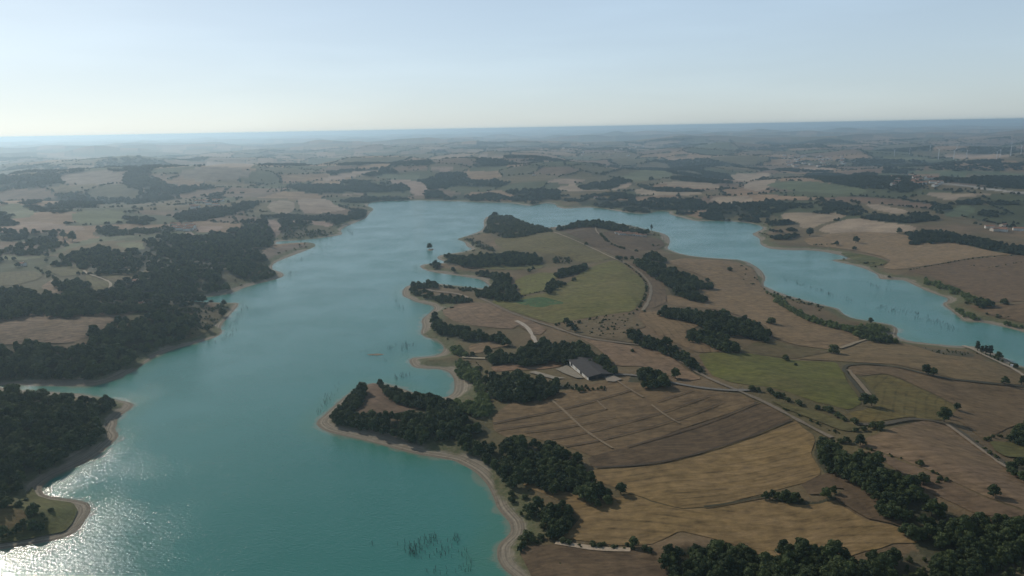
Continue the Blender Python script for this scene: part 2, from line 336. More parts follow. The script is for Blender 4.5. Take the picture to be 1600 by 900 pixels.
WOODS_FAR = [
 "460,332 475,337 500,336 545,336 550,328 562,324 574,331 572,340 550,343 475,342 425,338 400,336 440,334",
 "440,288 475,286 505,288 550,287 590,292 637,293 641,298 600,299 540,299 500,301 467,298", "527,280 560,280 590,287 580,289 540,286",
 "525,312 575,306 625,307 660,311 640,314 575,315 535,314", "660,302 675,292 685,300 725,299 775,302 800,307 800,314 750,313 675,312",
 "800,312 845,309 845,317 825,321 800,316", "912,302 940,299 985,301 990,311 1007,319 1017,329 1007,333 975,331 940,326 917,323 900,314 862,306",
 "905,289 930,283 942,287 960,285 970,290 940,295 907,295", "992,288 1012,287 1020,292 1050,292 1095,296 1100,298 1050,298 1017,296",
 "1000,308 1050,309 1100,309 1097,316 1070,321 1050,326 1040,315", "1050,332 1100,327 1140,332 1200,332 1210,347 1150,347 1107,341 1075,336",
 "1175,312 1200,309 1237,312 1262,322 1295,314 1325,317 1355,327 1342,336 1300,331 1200,330 1150,322", "1340,337 1375,336 1412,339 1430,332 1450,334 1470,338 1450,343 1412,347 1375,343",
 "1457,314 1487,319 1492,328 1470,330", "1415,362 1450,359 1500,364 1550,374 1600,384 1650,390 1650,402 1600,396 1562,391 1512,381 1487,375 1450,378 1417,380 1425,371 1412,364",
 "1525,327 1575,332 1580,340 1530,338", "1492,314 1525,309 1575,311 1600,312 1640,315 1640,320 1600,318 1550,316 1492,317",
 "1200,354 1250,356 1252,366 1225,373 1200,368", "1247,272 1300,269 1375,277 1425,274 1450,284 1412,301 1375,293 1300,286", "1350,252 1450,252 1575,252 1650,257 1600,263 1525,268 1400,261 1350,256",
 "30,313 60,312 110,324 112,330 70,330 40,322", "-20,332 0,330 28,345 20,350 -20,350", "45,371 60,367 83,372 80,379 50,379", "195,335 230,332 240,345 215,348 200,345", "315,300 345,297 348,312 320,315", "150,353 190,352 180,367 152,365",
 "55,258 105,259 100,270 60,275", "195,265 230,270 270,290 310,285 240,297 190,290", "270,330 330,325 400,312 405,320 330,340 280,345", "0,366 45,362 48,370 0,374",
]
# hedges: label, spacing, (hmin,hmax), width, polyline
HEDGES = [
 ('line of dark bushes below the ridge village', 9, (3, 6), 4, "938,366 950,378 960,384 975,389 995,393"),
 ('clumps of trees where the farm track meets the olive field', 7, (5, 7), 5, "964,404 975,405 990,405"),
 ('thin hedge curving round the right side of the olive field', 8, (1.5, 3.5), 2, "962,404 980,413 997,428 1007,438 1011,451 1007,467 995,487"),
 ('thin hedge along the lower edge of the olive field', 9, (1.2, 3), 2, "993,489 975,493 937,496 905,502 865,508"),
 ('hedge on the bank between the two brown slopes at far right', 9, (1.5, 3), 2, "1417,423 1450,416 1500,407 1525,403 1590,399"),
 ('short hedge inside the brown slope at far right', 9, (1.2, 2.5), 2, "1515,415 1550,419 1575,413 1610,408"),
 ('hedge along the strip of dry pasture right of the long farm road', 7, (2, 5), 4, "1172,604 1190,611 1205,616 1225,622 1245,630 1262,636"),
 ('broken hedge below the dry pasture strip', 7, (2, 5), 3, "1268,632 1282,638 1297,643 1312,652 1325,657"),
 ('low bushes along the field road', 9, (1, 2.5), 2, "1210,632 1250,648 1275,662 1300,672 1312,678"),
 ('line of bushes at the back of the bottom path', 6, (1.5, 4), 4, "818,840 840,843 862,845 880,848 912,851 947,853 975,855 1000,857 1032,862"),
 ('hedge line running down the slope from the lone tree at right', 9, (1, 2.5), 2, "1350,700 1380,708 1412,717 1440,728 1452,734 1470,745"),
 ('long bushes beside the round bush on the right slope', 5, (1.5, 2.5), 3, "1445,756 1460,751 1475,748"),
 ('dark hedge along the lane at the right edge', 6, (1.5, 3), 3, "1522,690 1545,707 1565,722 1580,733 1600,748"),
 ('hedge at the edge of the shaded green field', 6, (1.5, 3), 2, "1535,688 1550,683 1565,681"),
 ('hedge across the brown field on the far right bank', 9, (2, 4), 3, "1267,383 1285,383 1305,381"),
 ('row of bushes on the left hillside track', 9, (2, 5), 4, "55,418 70,428 92,438"),
 ('hedge row on the hillside above the left woods', 11, (3, 6), 5, "0,360 30,362 45,366 70,362 110,360"),
 ('dark tuft line below the bright green plot', 9, (1.5, 3), 3, "812,463 830,458 850,455"),
]
# lone trees and bushes: px of the foot, height in px, kind, label
SINGLES = [
 (1055, 592, 17, 'b', 'lone round dark tree by the road right of the barn trees'),
 (1265, 369, 12, 'b', 'lone tree on the tan field by the right bank'), (1405, 365, 8, 'b', 'small lone tree left of the dark wood on the right hills'),
 (1337, 380, 10, 'b', 'lone dark tree high on the right bank stubble'), (1335, 390, 5, 's', 'tiny bush under the lone tree on the right bank'), (1307, 384, 7, 'b', 'small tree at the end of the right bank hedge'),
 (1302, 552, 13, 's', 'round dark bush on the olive slope by the right shore'), (1205, 506, 10, 's', 'round bush on the tan slope below the willow belt'), (1227, 563, 9, 's', 'small dark bush at the top of the yellow green field'),
 (1243, 571, 4, 's', 'tiny bush at the upper edge of the yellow green field'), (1447, 585, 14, 'b', 'taller of two trees on the curved ditch at right'), (1458, 588, 12, 'b', 'rounder of two trees on the curved ditch at right'),
 (1570, 601, 11, 'b', 'small tree on the ditch near the right edge'), (1596, 602, 14, 'p', 'thin upright tree at the right edge below the shore track'), (1350, 633, 17, 'b', 'left tree of the dark pair at the hedge corner'), (1362, 634, 15, 'b', 'right tree of the dark pair at the hedge corner'),
 (1475, 659, 19, 'b', 'tallest of three trees throwing long shadows on the right field'), (1482, 649, 9, 'b', 'middle tree of three on the corner of the ochre field'), (1495, 641, 10, 'b', 'upper tree of three at the corner of the ochre field'),
 (1335, 662, 9, 's', 'small round bush at the end of the dry pasture strip'), (1365, 670, 10, 's', 'dark bush where the curved lane meets the hedge'), (1375, 671, 12, 's', 'broad dark bush where the curved lane starts'), (1350, 673, 7, 's', 'low bush left of the curved lane'), (1337, 674, 6, 's', 'smallest bush left of the curved lane'),
 (1344, 696, 16, 'b', 'round lone tree at the top of the bottom right wood'), (1322, 692, 10, 's', 'wide bush next to the round lone tree'), (1312, 692, 7, 's', 'low bush touching the top of the bottom right wood'),
 (1438, 727, 8, 's', 'low bush on the hedge line down the right slope'), (1442, 755, 14, 's', 'round olive bush at the end of the long bushes'), (1552, 776, 16, 'b', 'lone round tree on the slope near the right edge'),
 (990, 854, 15, 'b', 'upright dark tree beside the bottom path'), (825, 846, 18, 's', 'dark round bush at the left end of the bottom path'), (860, 841, 12, 's', 'small bush behind the bottom path'), (845, 842, 9, 's', 'low dark bush between two others at the bottom path'),
 (970, 772, 18, 'b', 'round tree at the tip of the headland wood'), (762, 556, 16, 'b', 'large round tree left of the barn wood'), (738, 556, 7, 's', 'small bush left of the large round tree'),
 (885, 508, 12, 'b', 'left tree of the group by the farm road'), (892, 514, 12, 'b', 'middle tree of the group by the farm road'), (898, 519, 12, 'b', 'right tree of the group by the farm road'), (905, 505, 5, 's', 'tiny bush at the corner of the olive field'),
 (897, 439, 6, 's', 'small bush at the tip of the round copse'), (916, 383, 5, 's', 'small bush by the pale farm track'), (988, 550, 5, 's', 'bush below the dotted pasture'),
 (37, 822, 10, 'b', 'rounded bush on the left grassy spit, lower left'), (52, 806, 16, 'b', 'upright bush on the left grassy spit, upper one'), (53, 830, 16, 'b', 'largest dark bush on the left grassy spit'), (63, 832, 14, 'b', 'dark bush at the right of the left grassy spit clump'),
 (30, 833, 13, 'b', 'dark bush at the left of the grassy spit clump'), (80, 800, 6, 's', 'tiny lone bush on the left grassy spit'), (5, 840, 16, 'b', 'dark bush at the left edge by the bottom shore'), (30, 793, 9, 's', 'small bush at the foot of the left bank trees'),
 (350, 478, 9, 'b', 'single tree at the tip of the second left headland'), (348, 494, 12, 'b', 'dark tree on the shore of the second left headland'), (325, 516, 9, 's', 'green bush above the shore of the second left headland'),
 (99, 372, 9, 'b', 'left of two round trees on the hill meadow'), (113, 377, 13, 'b', 'right of two round trees on the hill meadow'), (32, 392, 12, 'b', 'round tree at the foot of the left meadow'), (48, 390, 14, 'b', 'broad tree at the foot of the left meadow'),
 (1018, 360, 10, 'p', 'tall narrow tree on the shore below the ridge village'), (671, 389, 9, 'b', 'bushy tree standing on the tiny islet in the lake'),
 (1527, 549, 15, 'p', 'leftmost tall poplar on the right shore'), (1534, 553, 12, 'p', 'second poplar of the right shore group'), (1540, 554, 13, 'p', 'third poplar of the right shore group'), (1547, 556, 15, 'p', 'right tall poplar of the shore group'), (1560, 561, 10, 'b', 'round tree just right of the shore poplars'),
 (1569, 476, 8, 's', 'dark bush on the boundary of the far right fields'), (1360, 505, 8, 'b', 'pointed tree inside the willow belt'), (827, 425, 6, 's', 'bush on the pale green strip of meadow'), (833, 423, 7, 'b', 'small tree on the pale green strip of meadow'),
 (1140, 423, 6, 's', 'dark low bush on the tan end of the peninsula'), (1105, 440, 6, 's', 'bush at the tip of the forked wood'),
 (725, 517, 6, 's', 'bush at the beach end of the dark belt'), (1007, 488, 4, 's', 'tiny bush at the road bend'),
]
DOTS = "928,500 943,500 957,505 920,502 916,510 936,515 942,522 922,522 955,510 965,515 950,515 972,501 975,505 962,507 970,520 985,522 990,515 937,505 945,507 960,515 965,500 975,520 952,500 958,494 968,496 933,495 987,512 981,498 947,494 926,514"

# fields draped on the near ground: name, label, colour, streak colour, streak strength, outline
TAN = (.255, .180, .105); GOLD = (.285, .195, .085); BROWN = (.165, .115, .072); DKB = (.115, .082, .056)
PINK = (.235, .165, .120); OLIVE = (.150, .135, .055); OLV2 = (.145, .152, .042); YGR = (.150, .165, .036); OCH = (.225, .165, .060); GREEN = (.058, .122, .045)
FIELDS = [
 ('stubble_field', 'wide brown stubble field crossed by dark lines below the barn', BROWN, TAN, .35, "768,652 776,645 800,627 825,629 850,624 880,611 915,602 960,597 1000,598 1045,600 1075,606 1110,612 1150,615 1185,628 1130,650 1060,670 1030,685 980,700 925,713 905,706 880,696 850,688 820,682 790,684 770,672"),
 ('ploughed_field', 'dark brown ploughed band between the lined stubble and the golden field', DKB, BROWN, .4, "918,714 980,699 1032,684 1060,671 1100,663 1140,648 1185,631 1200,633 1220,645 1236,657 1198,672 1150,691 1100,707 1050,720 1000,728 935,732 921,726"),
 ('stubble_field', 'golden stubble field sweeping under the dark ploughed band', GOLD, TAN, .55, "930,733 1000,730 1050,722 1100,709 1150,693 1200,674 1240,657 1258,670 1270,680 1274,690 1266,710 1286,740 1260,753 1235,762 1185,774 1110,792 1060,796 1010,780 975,768 960,762 935,752 922,740"),
 ('stubble_field', 'golden stubble field with curved rows along the bottom', GOLD, TAN, .55, "815,756 840,755 880,768 920,779 960,779 985,772 1010,782 1060,797 1112,794 1190,780 1225,786 1255,790 1280,787 1300,781 1350,811 1400,822 1425,835 1436,848 1400,851 1372,857 1350,863 1325,872 1300,866 1260,862 1200,873 1175,863 1140,848 1100,838 1060,830 1040,842 1015,853 960,852 900,845 872,841 888,829 908,808 895,793 870,781 840,770"),
 ('stubble_field', 'tan stubble slope right of the lone round tree', TAN, PINK, .5, "1340,700 1352,684 1372,678 1400,668 1440,658 1470,660 1497,673 1525,695 1570,727 1600,748 1660,775 1660,825 1600,797 1540,775 1480,748 1440,730 1400,715 1365,702"),
 ('fallow_field', 'grey brown fallow strip above the bottom right wood', BROWN, PINK, .3, "1345,706 1365,705 1400,718 1440,733 1480,751 1540,778 1600,800 1660,830 1660,840 1600,812 1550,805 1520,802 1490,788 1460,773 1440,760 1410,741 1385,725 1362,717"),
 ('crop_field', 'yellow green crop field in front of the tan slope', YGR, OLIVE, .35, "1090,553 1110,551 1140,552 1170,553 1205,558 1240,563 1280,565 1308,567 1316,580 1325,600 1338,615 1348,632 1325,640 1300,635 1270,627 1240,616 1200,605 1172,602 1140,597 1112,586 1103,575"),
 ('meadow', 'olive brown meadow tongue between the wedge wood and the yellow green field', OLIVE, BROWN, .3, "1120,548 1140,548 1158,547 1180,535 1205,530 1240,540 1280,548 1298,550 1265,556 1238,561 1200,556 1150,551"),
 ('crop_field', 'ochre green field with curved rows inside the ditch bend', OCH, OLIVE, .5, "1345,590 1360,588 1385,586 1405,592 1428,603 1452,614 1488,633 1494,640 1484,650 1474,657 1440,655 1420,652 1390,656 1365,661 1340,659 1333,652 1325,645 1350,641 1368,634 1375,625 1365,610 1353,597"),
 ('stubble_field', 'broad tan slope below the curved ditch at the right', TAN, BROWN, .35, "1322,573 1350,571 1400,574 1450,584 1500,597 1560,604 1660,610 1660,660 1600,660 1570,672 1545,684 1534,686 1512,668 1497,658 1478,656 1486,648 1497,638 1489,631 1452,612 1428,601 1403,590 1384,584 1345,588 1333,585"),
 ('stubble_field', 'olive tan slope above the curved ditch at the right', (.20, .155, .085), TAN, .35, "1240,561 1300,552 1335,540 1355,531 1400,534 1430,541 1470,554 1520,560 1560,569 1600,590 1640,604 1600,602 1500,594 1450,581 1400,570 1350,567 1310,565"),
 ('meadow', 'olive brown meadow on the far half of the peninsula', (.165, .135, .065), OLIVE, .35, "772,374 800,366 830,361 860,362 885,371 910,382 932,392 957,403 940,410 905,410 890,403 862,398 840,393 815,391 785,388 775,382"),
 ('meadow', 'large olive green meadow in the middle of the peninsula', OLV2, (.18, .15, .065), .4, "962,406 978,415 995,429 1005,439 1009,452 1004,468 990,487 940,493 880,504 862,506 832,497 795,485 765,471 800,467 850,459 866,450 890,441 905,428 930,415"),
 ('meadow', 'yellow green meadow left of the round copse', YGR, OLIVE, .3, "803,440 820,431 845,426 864,427 875,431 858,443 851,454 830,459 814,462 812,452"),
 ('crop_field', 'small bright green plot in the olive meadow', GREEN, (.07, .13, .05), .3, "797,470 850,464 886,474 841,481 818,477"),
 ('meadow', 'pale green strip of meadow on the upper spit', (.135, .145, .06), OLIVE, .3, "750,413 785,414 815,414 850,414 845,420 800,422 760,421 748,418"),
 ('fallow_field', 'purple brown fallow slope along the pale farm track', DKB, BROWN, .3, "868,358 900,353 932,353 938,364 955,380 985,391 1005,400 1000,404 965,402 935,389 905,373 885,364"),
 ('fallow_field', 'dark brown field between the ridge village and the lake', DKB, BROWN, .3, "940,363 960,361 1000,369 1033,374 1040,383 1025,391 1000,392 975,387 955,377"),
 ('stubble_field', 'tan stubble on the right flank of the peninsula', (.22, .155, .098), TAN, .4, "1040,410 1065,404 1090,405 1150,409 1178,420 1186,440 1196,455 1215,470 1245,489 1290,507 1325,519 1345,530 1330,540 1295,547 1240,539 1208,528 1198,510 1175,500 1130,485 1060,479 1043,474 1042,460 1060,464 1100,468 1111,465 1095,453 1120,447 1110,437 1070,421"),
 ('fallow_field', 'grey brown strip hugging the curve of the olive meadow', (.17, .125, .085), BROWN, .45, "975,409 995,413 1005,422 1022,433 1038,443 1041,460 1040,474 1022,481 1000,487 1010,470 1015,452 1010,436 995,422"),
 ('stubble_field', 'striped tan stubble below the long dark wood', TAN, BROWN, .6, "996,490 1020,486 1040,491 1062,496 1080,503 1092,510 1070,518 1075,529 1095,536 1112,541 1130,546 1150,549 1120,551 1090,551 1062,540 1035,527 1012,513"),
 ('stubble_field', 'tan field between the road and the diagonal tree strip', (.22, .15, .095), PINK, .35, "905,527 935,533 985,541 1025,548 1048,559 1070,577 1095,592 1075,596 1050,590 1035,582 1000,572 965,573 952,560 930,541"),
 ('stubble_field', 'brown stubble behind the bay of the hooked spit', (.195, .135, .088), PINK, .4, "692,484 715,476 745,473 775,476 800,490 830,502 855,514 845,524 830,522 810,508 800,515 780,513 745,510 705,501 695,493"),
 ('bare_soil', 'reddish bare soil left of the barn', (.27, .155, .09), PINK, .3, "765,575 800,567 830,566 862,563 888,565 880,572 862,576 840,578 800,579 775,582"),
 ('stubble_field', 'small tan field behind the sandy bay', TAN, PINK, .35, "732,541 760,534 785,534 796,540 765,546 750,552 735,553"),
 ('rough_clearing', 'rough pinkish triangular clearing inside the headland wood', (.215, .145, .105), DKB, .35, "584,599 607,609 637,625 657,634 658,640 640,642 612,647 575,645 558,648 545,642 555,630 568,612 574,602"),
 ('rough_pasture', 'rough dry pasture dotted with shrubs by the farm road', (.165, .14, .085), BROWN, .3, "868,509 905,503 940,497 990,491 1000,500 1010,512 990,515 985,527 1000,537 975,535 930,527 900,522"),
 ('stubble_field', 'big tan slope on the far bank of the right arm', (.29, .21, .14), TAN, .35, "1255,374 1290,366 1340,362 1412,366 1440,380 1490,378 1515,385 1560,395 1587,398 1525,402 1460,414 1400,422 1378,419 1392,408 1380,401 1345,393 1300,387 1265,384"),
 ('ploughed_field', 'brown slope behind the willow hedge on the right bank', (.175, .12, .08), BROWN, .35, "1415,424 1460,415 1525,404 1590,399 1660,404 1660,474 1600,471 1556,473 1540,466 1512,457 1487,446 1455,433 1435,428"),
 ('ploughed_field', 'lower brown field behind the sandy point', (.20, .14, .09), BROWN, .35, "1512,478 1556,476 1600,474 1660,477 1660,512 1600,505 1555,495 1525,484"),
 ('shore_grass', 'bright green grass patch on the right bank', (.07, .10, .04), OLIVE, .3, "1312,395 1337,396 1368,402 1388,410 1376,416 1345,411 1330,405"),
 ('stubble_field', 'wide brown stubble field behind the second left headland wood', (.20, .145, .095), PINK, .55, "-80,505 0,497 50,489 120,490 180,485 218,485 195,496 168,510 138,527 110,537 50,537 0,540 -80,547"),
 ('fallow_field', 'brown fallow corner at the tip of the second left headland', (.15, .115, .075), OLIVE, .3, "300,488 345,481 358,484 345,498 330,511 322,521 300,529 280,533 292,516 312,499"),
 ('meadow', 'triangular olive meadow among the left woods', (.135, .125, .065), OLIVE, .3, "134,429 150,434 172,442 171,454 152,462 143,463 136,450"),
 ('stubble_field', 'small tan patch among the left woods', (.21, .15, .095), PINK, .3, "64,448 82,437 94,441 100,460 72,458"),
 ('fallow_field', 'dark olive field on the left edge hillside', (.10, .09, .055), OLIVE, .3, "-60,428 0,426 50,423 69,430 59,437 25,446 0,447 -60,450"),
 ('fallow_field', 'dark olive slope below the rounded hillside wood', (.095, .095, .055), OLIVE, .3, "66,416 130,414 128,429 97,433 76,424"),
 ('fallow_field', 'brown slope right of the triangular meadow', (.16, .125, .08), OLIVE, .3, "140,425 185,424 212,418 217,425 210,434 190,443 173,439 157,432"),
 ('shore_grass', 'olive grass on the near left spit', (.10, .115, .045), OLIVE, .3, "-60,800 10,789 22,790 40,775 50,760 56,776 80,782 115,787 123,800 115,818 100,832 75,836 45,843 0,850 -60,858"),
 ('fallow_field', 'dry brown patch at the left edge of the near spit', (.20, .13, .07), OLIVE, .3, "-60,795 0,790 22,792 40,802 42,812 25,825 0,832 -60,840"),
 ('fallow_field', 'dark brown rough field at the very bottom', (.125, .088, .062), BROWN, .3, "812,856 840,852 880,852 940,862 1000,862 1030,873 1045,892 1060,925 840,925 825,890 815,870"),
 ('fallow_field', 'brown rough wedge left of the bottom right wood', (.12, .085, .06), BROWN, .3, "1252,757 1287,742 1296,738 1322,742 1345,752 1355,768 1385,785 1390,805 1410,817 1420,831 1400,820 1352,809 1302,779 1322,764 1300,763 1282,772 1262,774"),
 ('meadow', 'green field half in shadow at the right edge', (.15, .15, .06), OLIVE, .3, "1545,690 1600,695 1660,700 1660,720 1600,716 1570,715 1552,703"),
 ('meadow', 'grey green strip of dry pasture beside the long farm road', (.14, .125, .07), OLIVE, .3, "1200,627 1240,634 1275,644 1320,661 1345,668 1330,675 1312,672 1270,656 1225,638"),
]
# tracks and roads: name, label, colour, width m, polyline
LINES = [
 ('dirt_track', 'pale dirt track down the ridge of the peninsula', (.30, .235, .16), 3.5, "860,361 887,371 910,381 932,391 948,399 961,405"),
 ('dirt_track', 'short pale track at the ridge village', (.30, .235, .16), 3.5, "931,349 930,360 938,368"),
 ('dirt_track', 'grey track following the curve of the olive meadow', (.21, .17, .12), 4, "961,405 985,415 1000,426 1015,442 1018,455 1013,473 1004,486"),
 ('farm_road', 'long farm road crossing the peninsula to the right', (.18, .145, .105), 3.4, "745,464 765,473 790,486 830,501 862,511 900,524 930,532 975,537 1012,541 1037,551 1062,564 1082,578 1112,595 1145,608 1162,615 1185,625 1210,637 1240,654 1270,670 1300,685"),
 ('farm_road', 'grey lane from the barn to the farm road', (.17, .155, .135), 4, "948,589 965,586 985,586 1020,592 1045,598 1080,605 1120,610 1150,612 1168,609 1185,612"),
 ('dirt_track', 'white curving quarry track left of the farm road', (.40, .34, .27), 5, "806,502 817,507 826,514 832,526 840,540"),
 ('dirt_track', 'dark ditch bending round the ochre field', (.07, .062, .04), 4, "1350,620 1338,604 1325,588 1317,578 1322,571 1340,569 1370,570 1412,576 1450,587 1485,594 1540,599 1610,606"),
 ('dirt_track', 'pale track inside the bend of the ditch', (.23, .175, .115), 4, "1358,618 1347,604 1333,588 1326,579"),
 ('farm_road', 'curved dark lane on the right slope', (.10, .085, .06), 4, "1340,664 1365,666 1390,663 1412,657 1430,655 1468,659 1490,668 1512,683 1532,700 1555,716 1580,733 1610,750"),
 ('dirt_track', 'pale track beside the curved dark lane', (.28, .215, .15), 3, "1480,665 1500,679 1525,698 1550,717 1575,734 1610,755"),
 ('dirt_track', 'pale shore track at the right edge', (.34, .275, .20), 5, "1505,541 1520,546 1535,555 1562,567 1585,578 1600,588 1620,605"),
 ('dirt_track', 'pale path at the bottom beside the dark hedge', (.40, .31, .22), 3.5, "868,850 885,852 915,857 940,861 960,861 985,861"),
 ('dirt_track', 'pale sandy track behind the sandy bay', (.40, .33, .23), 3, "722,559 745,561 775,561"),
 ('dirt_track', 'pale loop track on the hooked spit', (.28, .22, .16), 4, "665,446 662,449 672,455 690,457 715,459 730,465 735,469"),
 ('dirt_track', 'pale track among the left woods', (.34, .28, .20), 4, "131,423 135,428 155,434 172,441 174,446 170,453 163,460"),
 ('dirt_track', 'tan strip track between two left woods', (.25, .19, .14), 14, "294,363 300,369 312,375 326,381"),
 ('dirt_track', 'white quarry road on the left hillside', (.40, .34, .27), 4, "80,440 90,442 95,440"),
 ('dirt_track', 'bare track climbing off the olive tan slope', (.28, .22, .145), 4, "1312,545 1325,541 1340,535 1355,531"),
 ('field_margin', 'dark margin under the ploughed band', (.07, .052, .035), 2.2, "930,732 1000,729 1050,721 1100,708 1150,692 1200,673 1238,657"),
 ('field_margin', 'dark margin over the lower golden field', (.06, .052, .03), 2.0, "1100,794 1125,791 1150,787 1180,779 1200,777"),
 ('field_margin', 'dark margin above the ploughed band', (.085, .062, .042), 1.4, "980,700 1032,685 1100,665 1185,630"),
 ('field_margin', 'topmost dark line across the brown stubble', (.075, .055, .038), 1.5, "770,663 800,657 880,641 932,627 985,611"),
 ('field_margin', 'second dark line across the brown stubble', (.085, .062, .042), 1.1, "775,674 800,670 887,656 945,641"),
 ('field_margin', 'third dark line across the brown stubble', (.085, .062, .042), 1.1, "820,677 850,674 900,667 962,653"),
 ('field_margin', 'fourth dark line across the brown stubble', (.085, .062, .042), 1.2, "860,687 925,677 1032,647 1075,632 1107,620"),
 ('field_margin', 'lowest dark line across the brown stubble', (.085, .062, .042), 1.2, "882,699 940,690 1050,660 1100,642 1127,631"),
 ('field_margin', 'short dark line at the top of the brown stubble', (.085, .062, .042), 1.1, "1025,630 1050,622 1083,611"),
 ('field_margin', 'left pale cross line on the brown stubble', (.215, .16, .10), 1.8, "862,627 880,642 915,676 957,702"),
 ('field_margin', 'right pale cross line on the brown stubble', (.215, .16, .10), 1.6, "1018,634 1040,652 1062,663"),
 ('field_margin', 'middle pale cross line on the brown stubble', (.205, .15, .095), 1.6, "965,597 985,611 1005,622"),
 ('field_margin', 'short pale cross line on the brown stubble', (.205, .15, .095), 1.3, "933,628 947,641"),
]
# patches painted into the far ground: colour, outline
FARPATCH = [
 ((.12, .125, .06), "0,400 75,388 150,371 225,362 235,365 200,372 137,380 87,397 50,405 0,407 -60,410"), ((.16, .155, .075), "175,380 220,377 230,387 215,391 190,386"), ((.28, .19, .13), "-40,350 60,345 125,355 140,357 100,365 50,365 0,362 -40,362"),
 ((.28, .19, .14), "297,355 350,352 345,360 307,364"), ((.17, .125, .09), "410,391 445,383 485,381 494,385 460,395 427,409 408,402"), ((.26, .18, .14), "415,346 425,342 440,350 440,362 428,372"), ((.28, .19, .14), "437,345 500,345 522,350 517,355 487,350"),
 ((.28, .20, .14), "465,310 512,310 525,322 547,327 500,334 475,335 467,322"), ((.25, .19, .13), "427,312 460,315 461,327 445,337 415,327"), ((.26, .19, .13), "525,305 572,300 570,303 530,307"),
 ((.33, .24, .18), "500,280 525,272 585,265 602,267 560,275 512,284"), ((.29, .2, .15), "590,282 657,282 670,295 660,307 640,302 640,291"), ((.12, .13, .075), "592,271 657,272 655,281 590,280"), ((.29, .2, .15), "662,260 715,261 695,272 680,265"),
 ((.28, .2, .14), "850,281 920,279 905,287 862,286"), ((.13, .135, .07), "960,280 992,267 1020,265 1062,272 1017,281 990,285"), ((.3, .22, .15), "870,292 900,287 905,294 950,295 980,285 990,286 975,296 900,299 870,297"), ((.32, .24, .16), "1020,284 1100,284 1132,292 1112,295 1050,290"),
 ((.32, .24, .16), "987,297 1017,292 1055,299 1102,300 1092,305 1000,305"), ((.31, .23, .155), "1100,309 1175,305 1177,315 1155,322 1125,317"), ((.32, .24, .165), "1135,272 1200,269 1205,277 1155,285"), ((.31, .23, .16), "1160,287 1200,280 1215,284 1190,300 1165,296"),
 ((.105, .12, .055), "1190,288 1250,282 1300,287 1362,297 1337,305 1262,300 1220,296"), ((.31, .23, .15), "1217,332 1295,331 1325,336 1310,343 1282,350 1270,357 1250,356 1250,347 1225,344"), ((.33, .245, .165), "1272,357 1340,338 1375,346 1412,350 1437,357 1412,364 1340,363 1295,366"),
 ((.31, .23, .155), "1350,318 1375,320 1425,330 1405,335 1362,327"), ((.31, .235, .16), "1440,301 1490,302 1575,305 1500,307 1490,315 1470,310"), ((.10, .12, .06), "1495,322 1522,322 1522,335 1487,340 1470,335"), ((.10, .125, .06), "1385,264 1450,268 1525,267 1620,268 1620,276 1450,275"),
 ((.33, .24, .16), "1517,268 1550,264 1587,266 1580,270"), ((.33, .24, .17), "1225,266 1262,261 1317,265 1300,268"), ((.14, .145, .07), "1350,248 1420,246 1480,250 1400,252"), ((.33, .24, .17), "1455,244 1540,240 1590,243 1540,250"), ((.34, .25, .18), "300,258 345,252 400,255 390,264 330,264"), ((.3, .22, .16), "740,243 790,241 795,246 750,249"),
 ((.12, .13, .06), "110,330 190,327 200,345 160,352 115,348"), ((.13, .135, .065), "0,320 40,318 60,335 30,342 0,340"), ((.2, .16, .12), "270,268 340,258 400,268 380,280 300,285"), ((.22, .17, .13), "100,270 190,265 230,280 150,290 90,285"),
 ((.36, .33, .29), "1452,285 1500,288 1575,298 1620,304 1620,306 1575,301 1500,290 1452,286"), ((.2, .16, .1), "700,325 708,322 1030,336 1025,338"),
]

# ------------------------------------------------------------------ materials
def new_mat(name):
    mt = bpy.data.materials.new(name); mt.use_nodes = True
    nt = mt.node_tree; nt.nodes.clear()
    out = nt.nodes.new('ShaderNodeOutputMaterial'); b = nt.nodes.new('ShaderNodeBsdfPrincipled')
    nt.links.new(b.outputs[0], out.inputs['Surface'])
    b.inputs['Specular IOR Level'].default_value = .15; b.inputs['Roughness'].default_value = .9
    return mt, nt, b

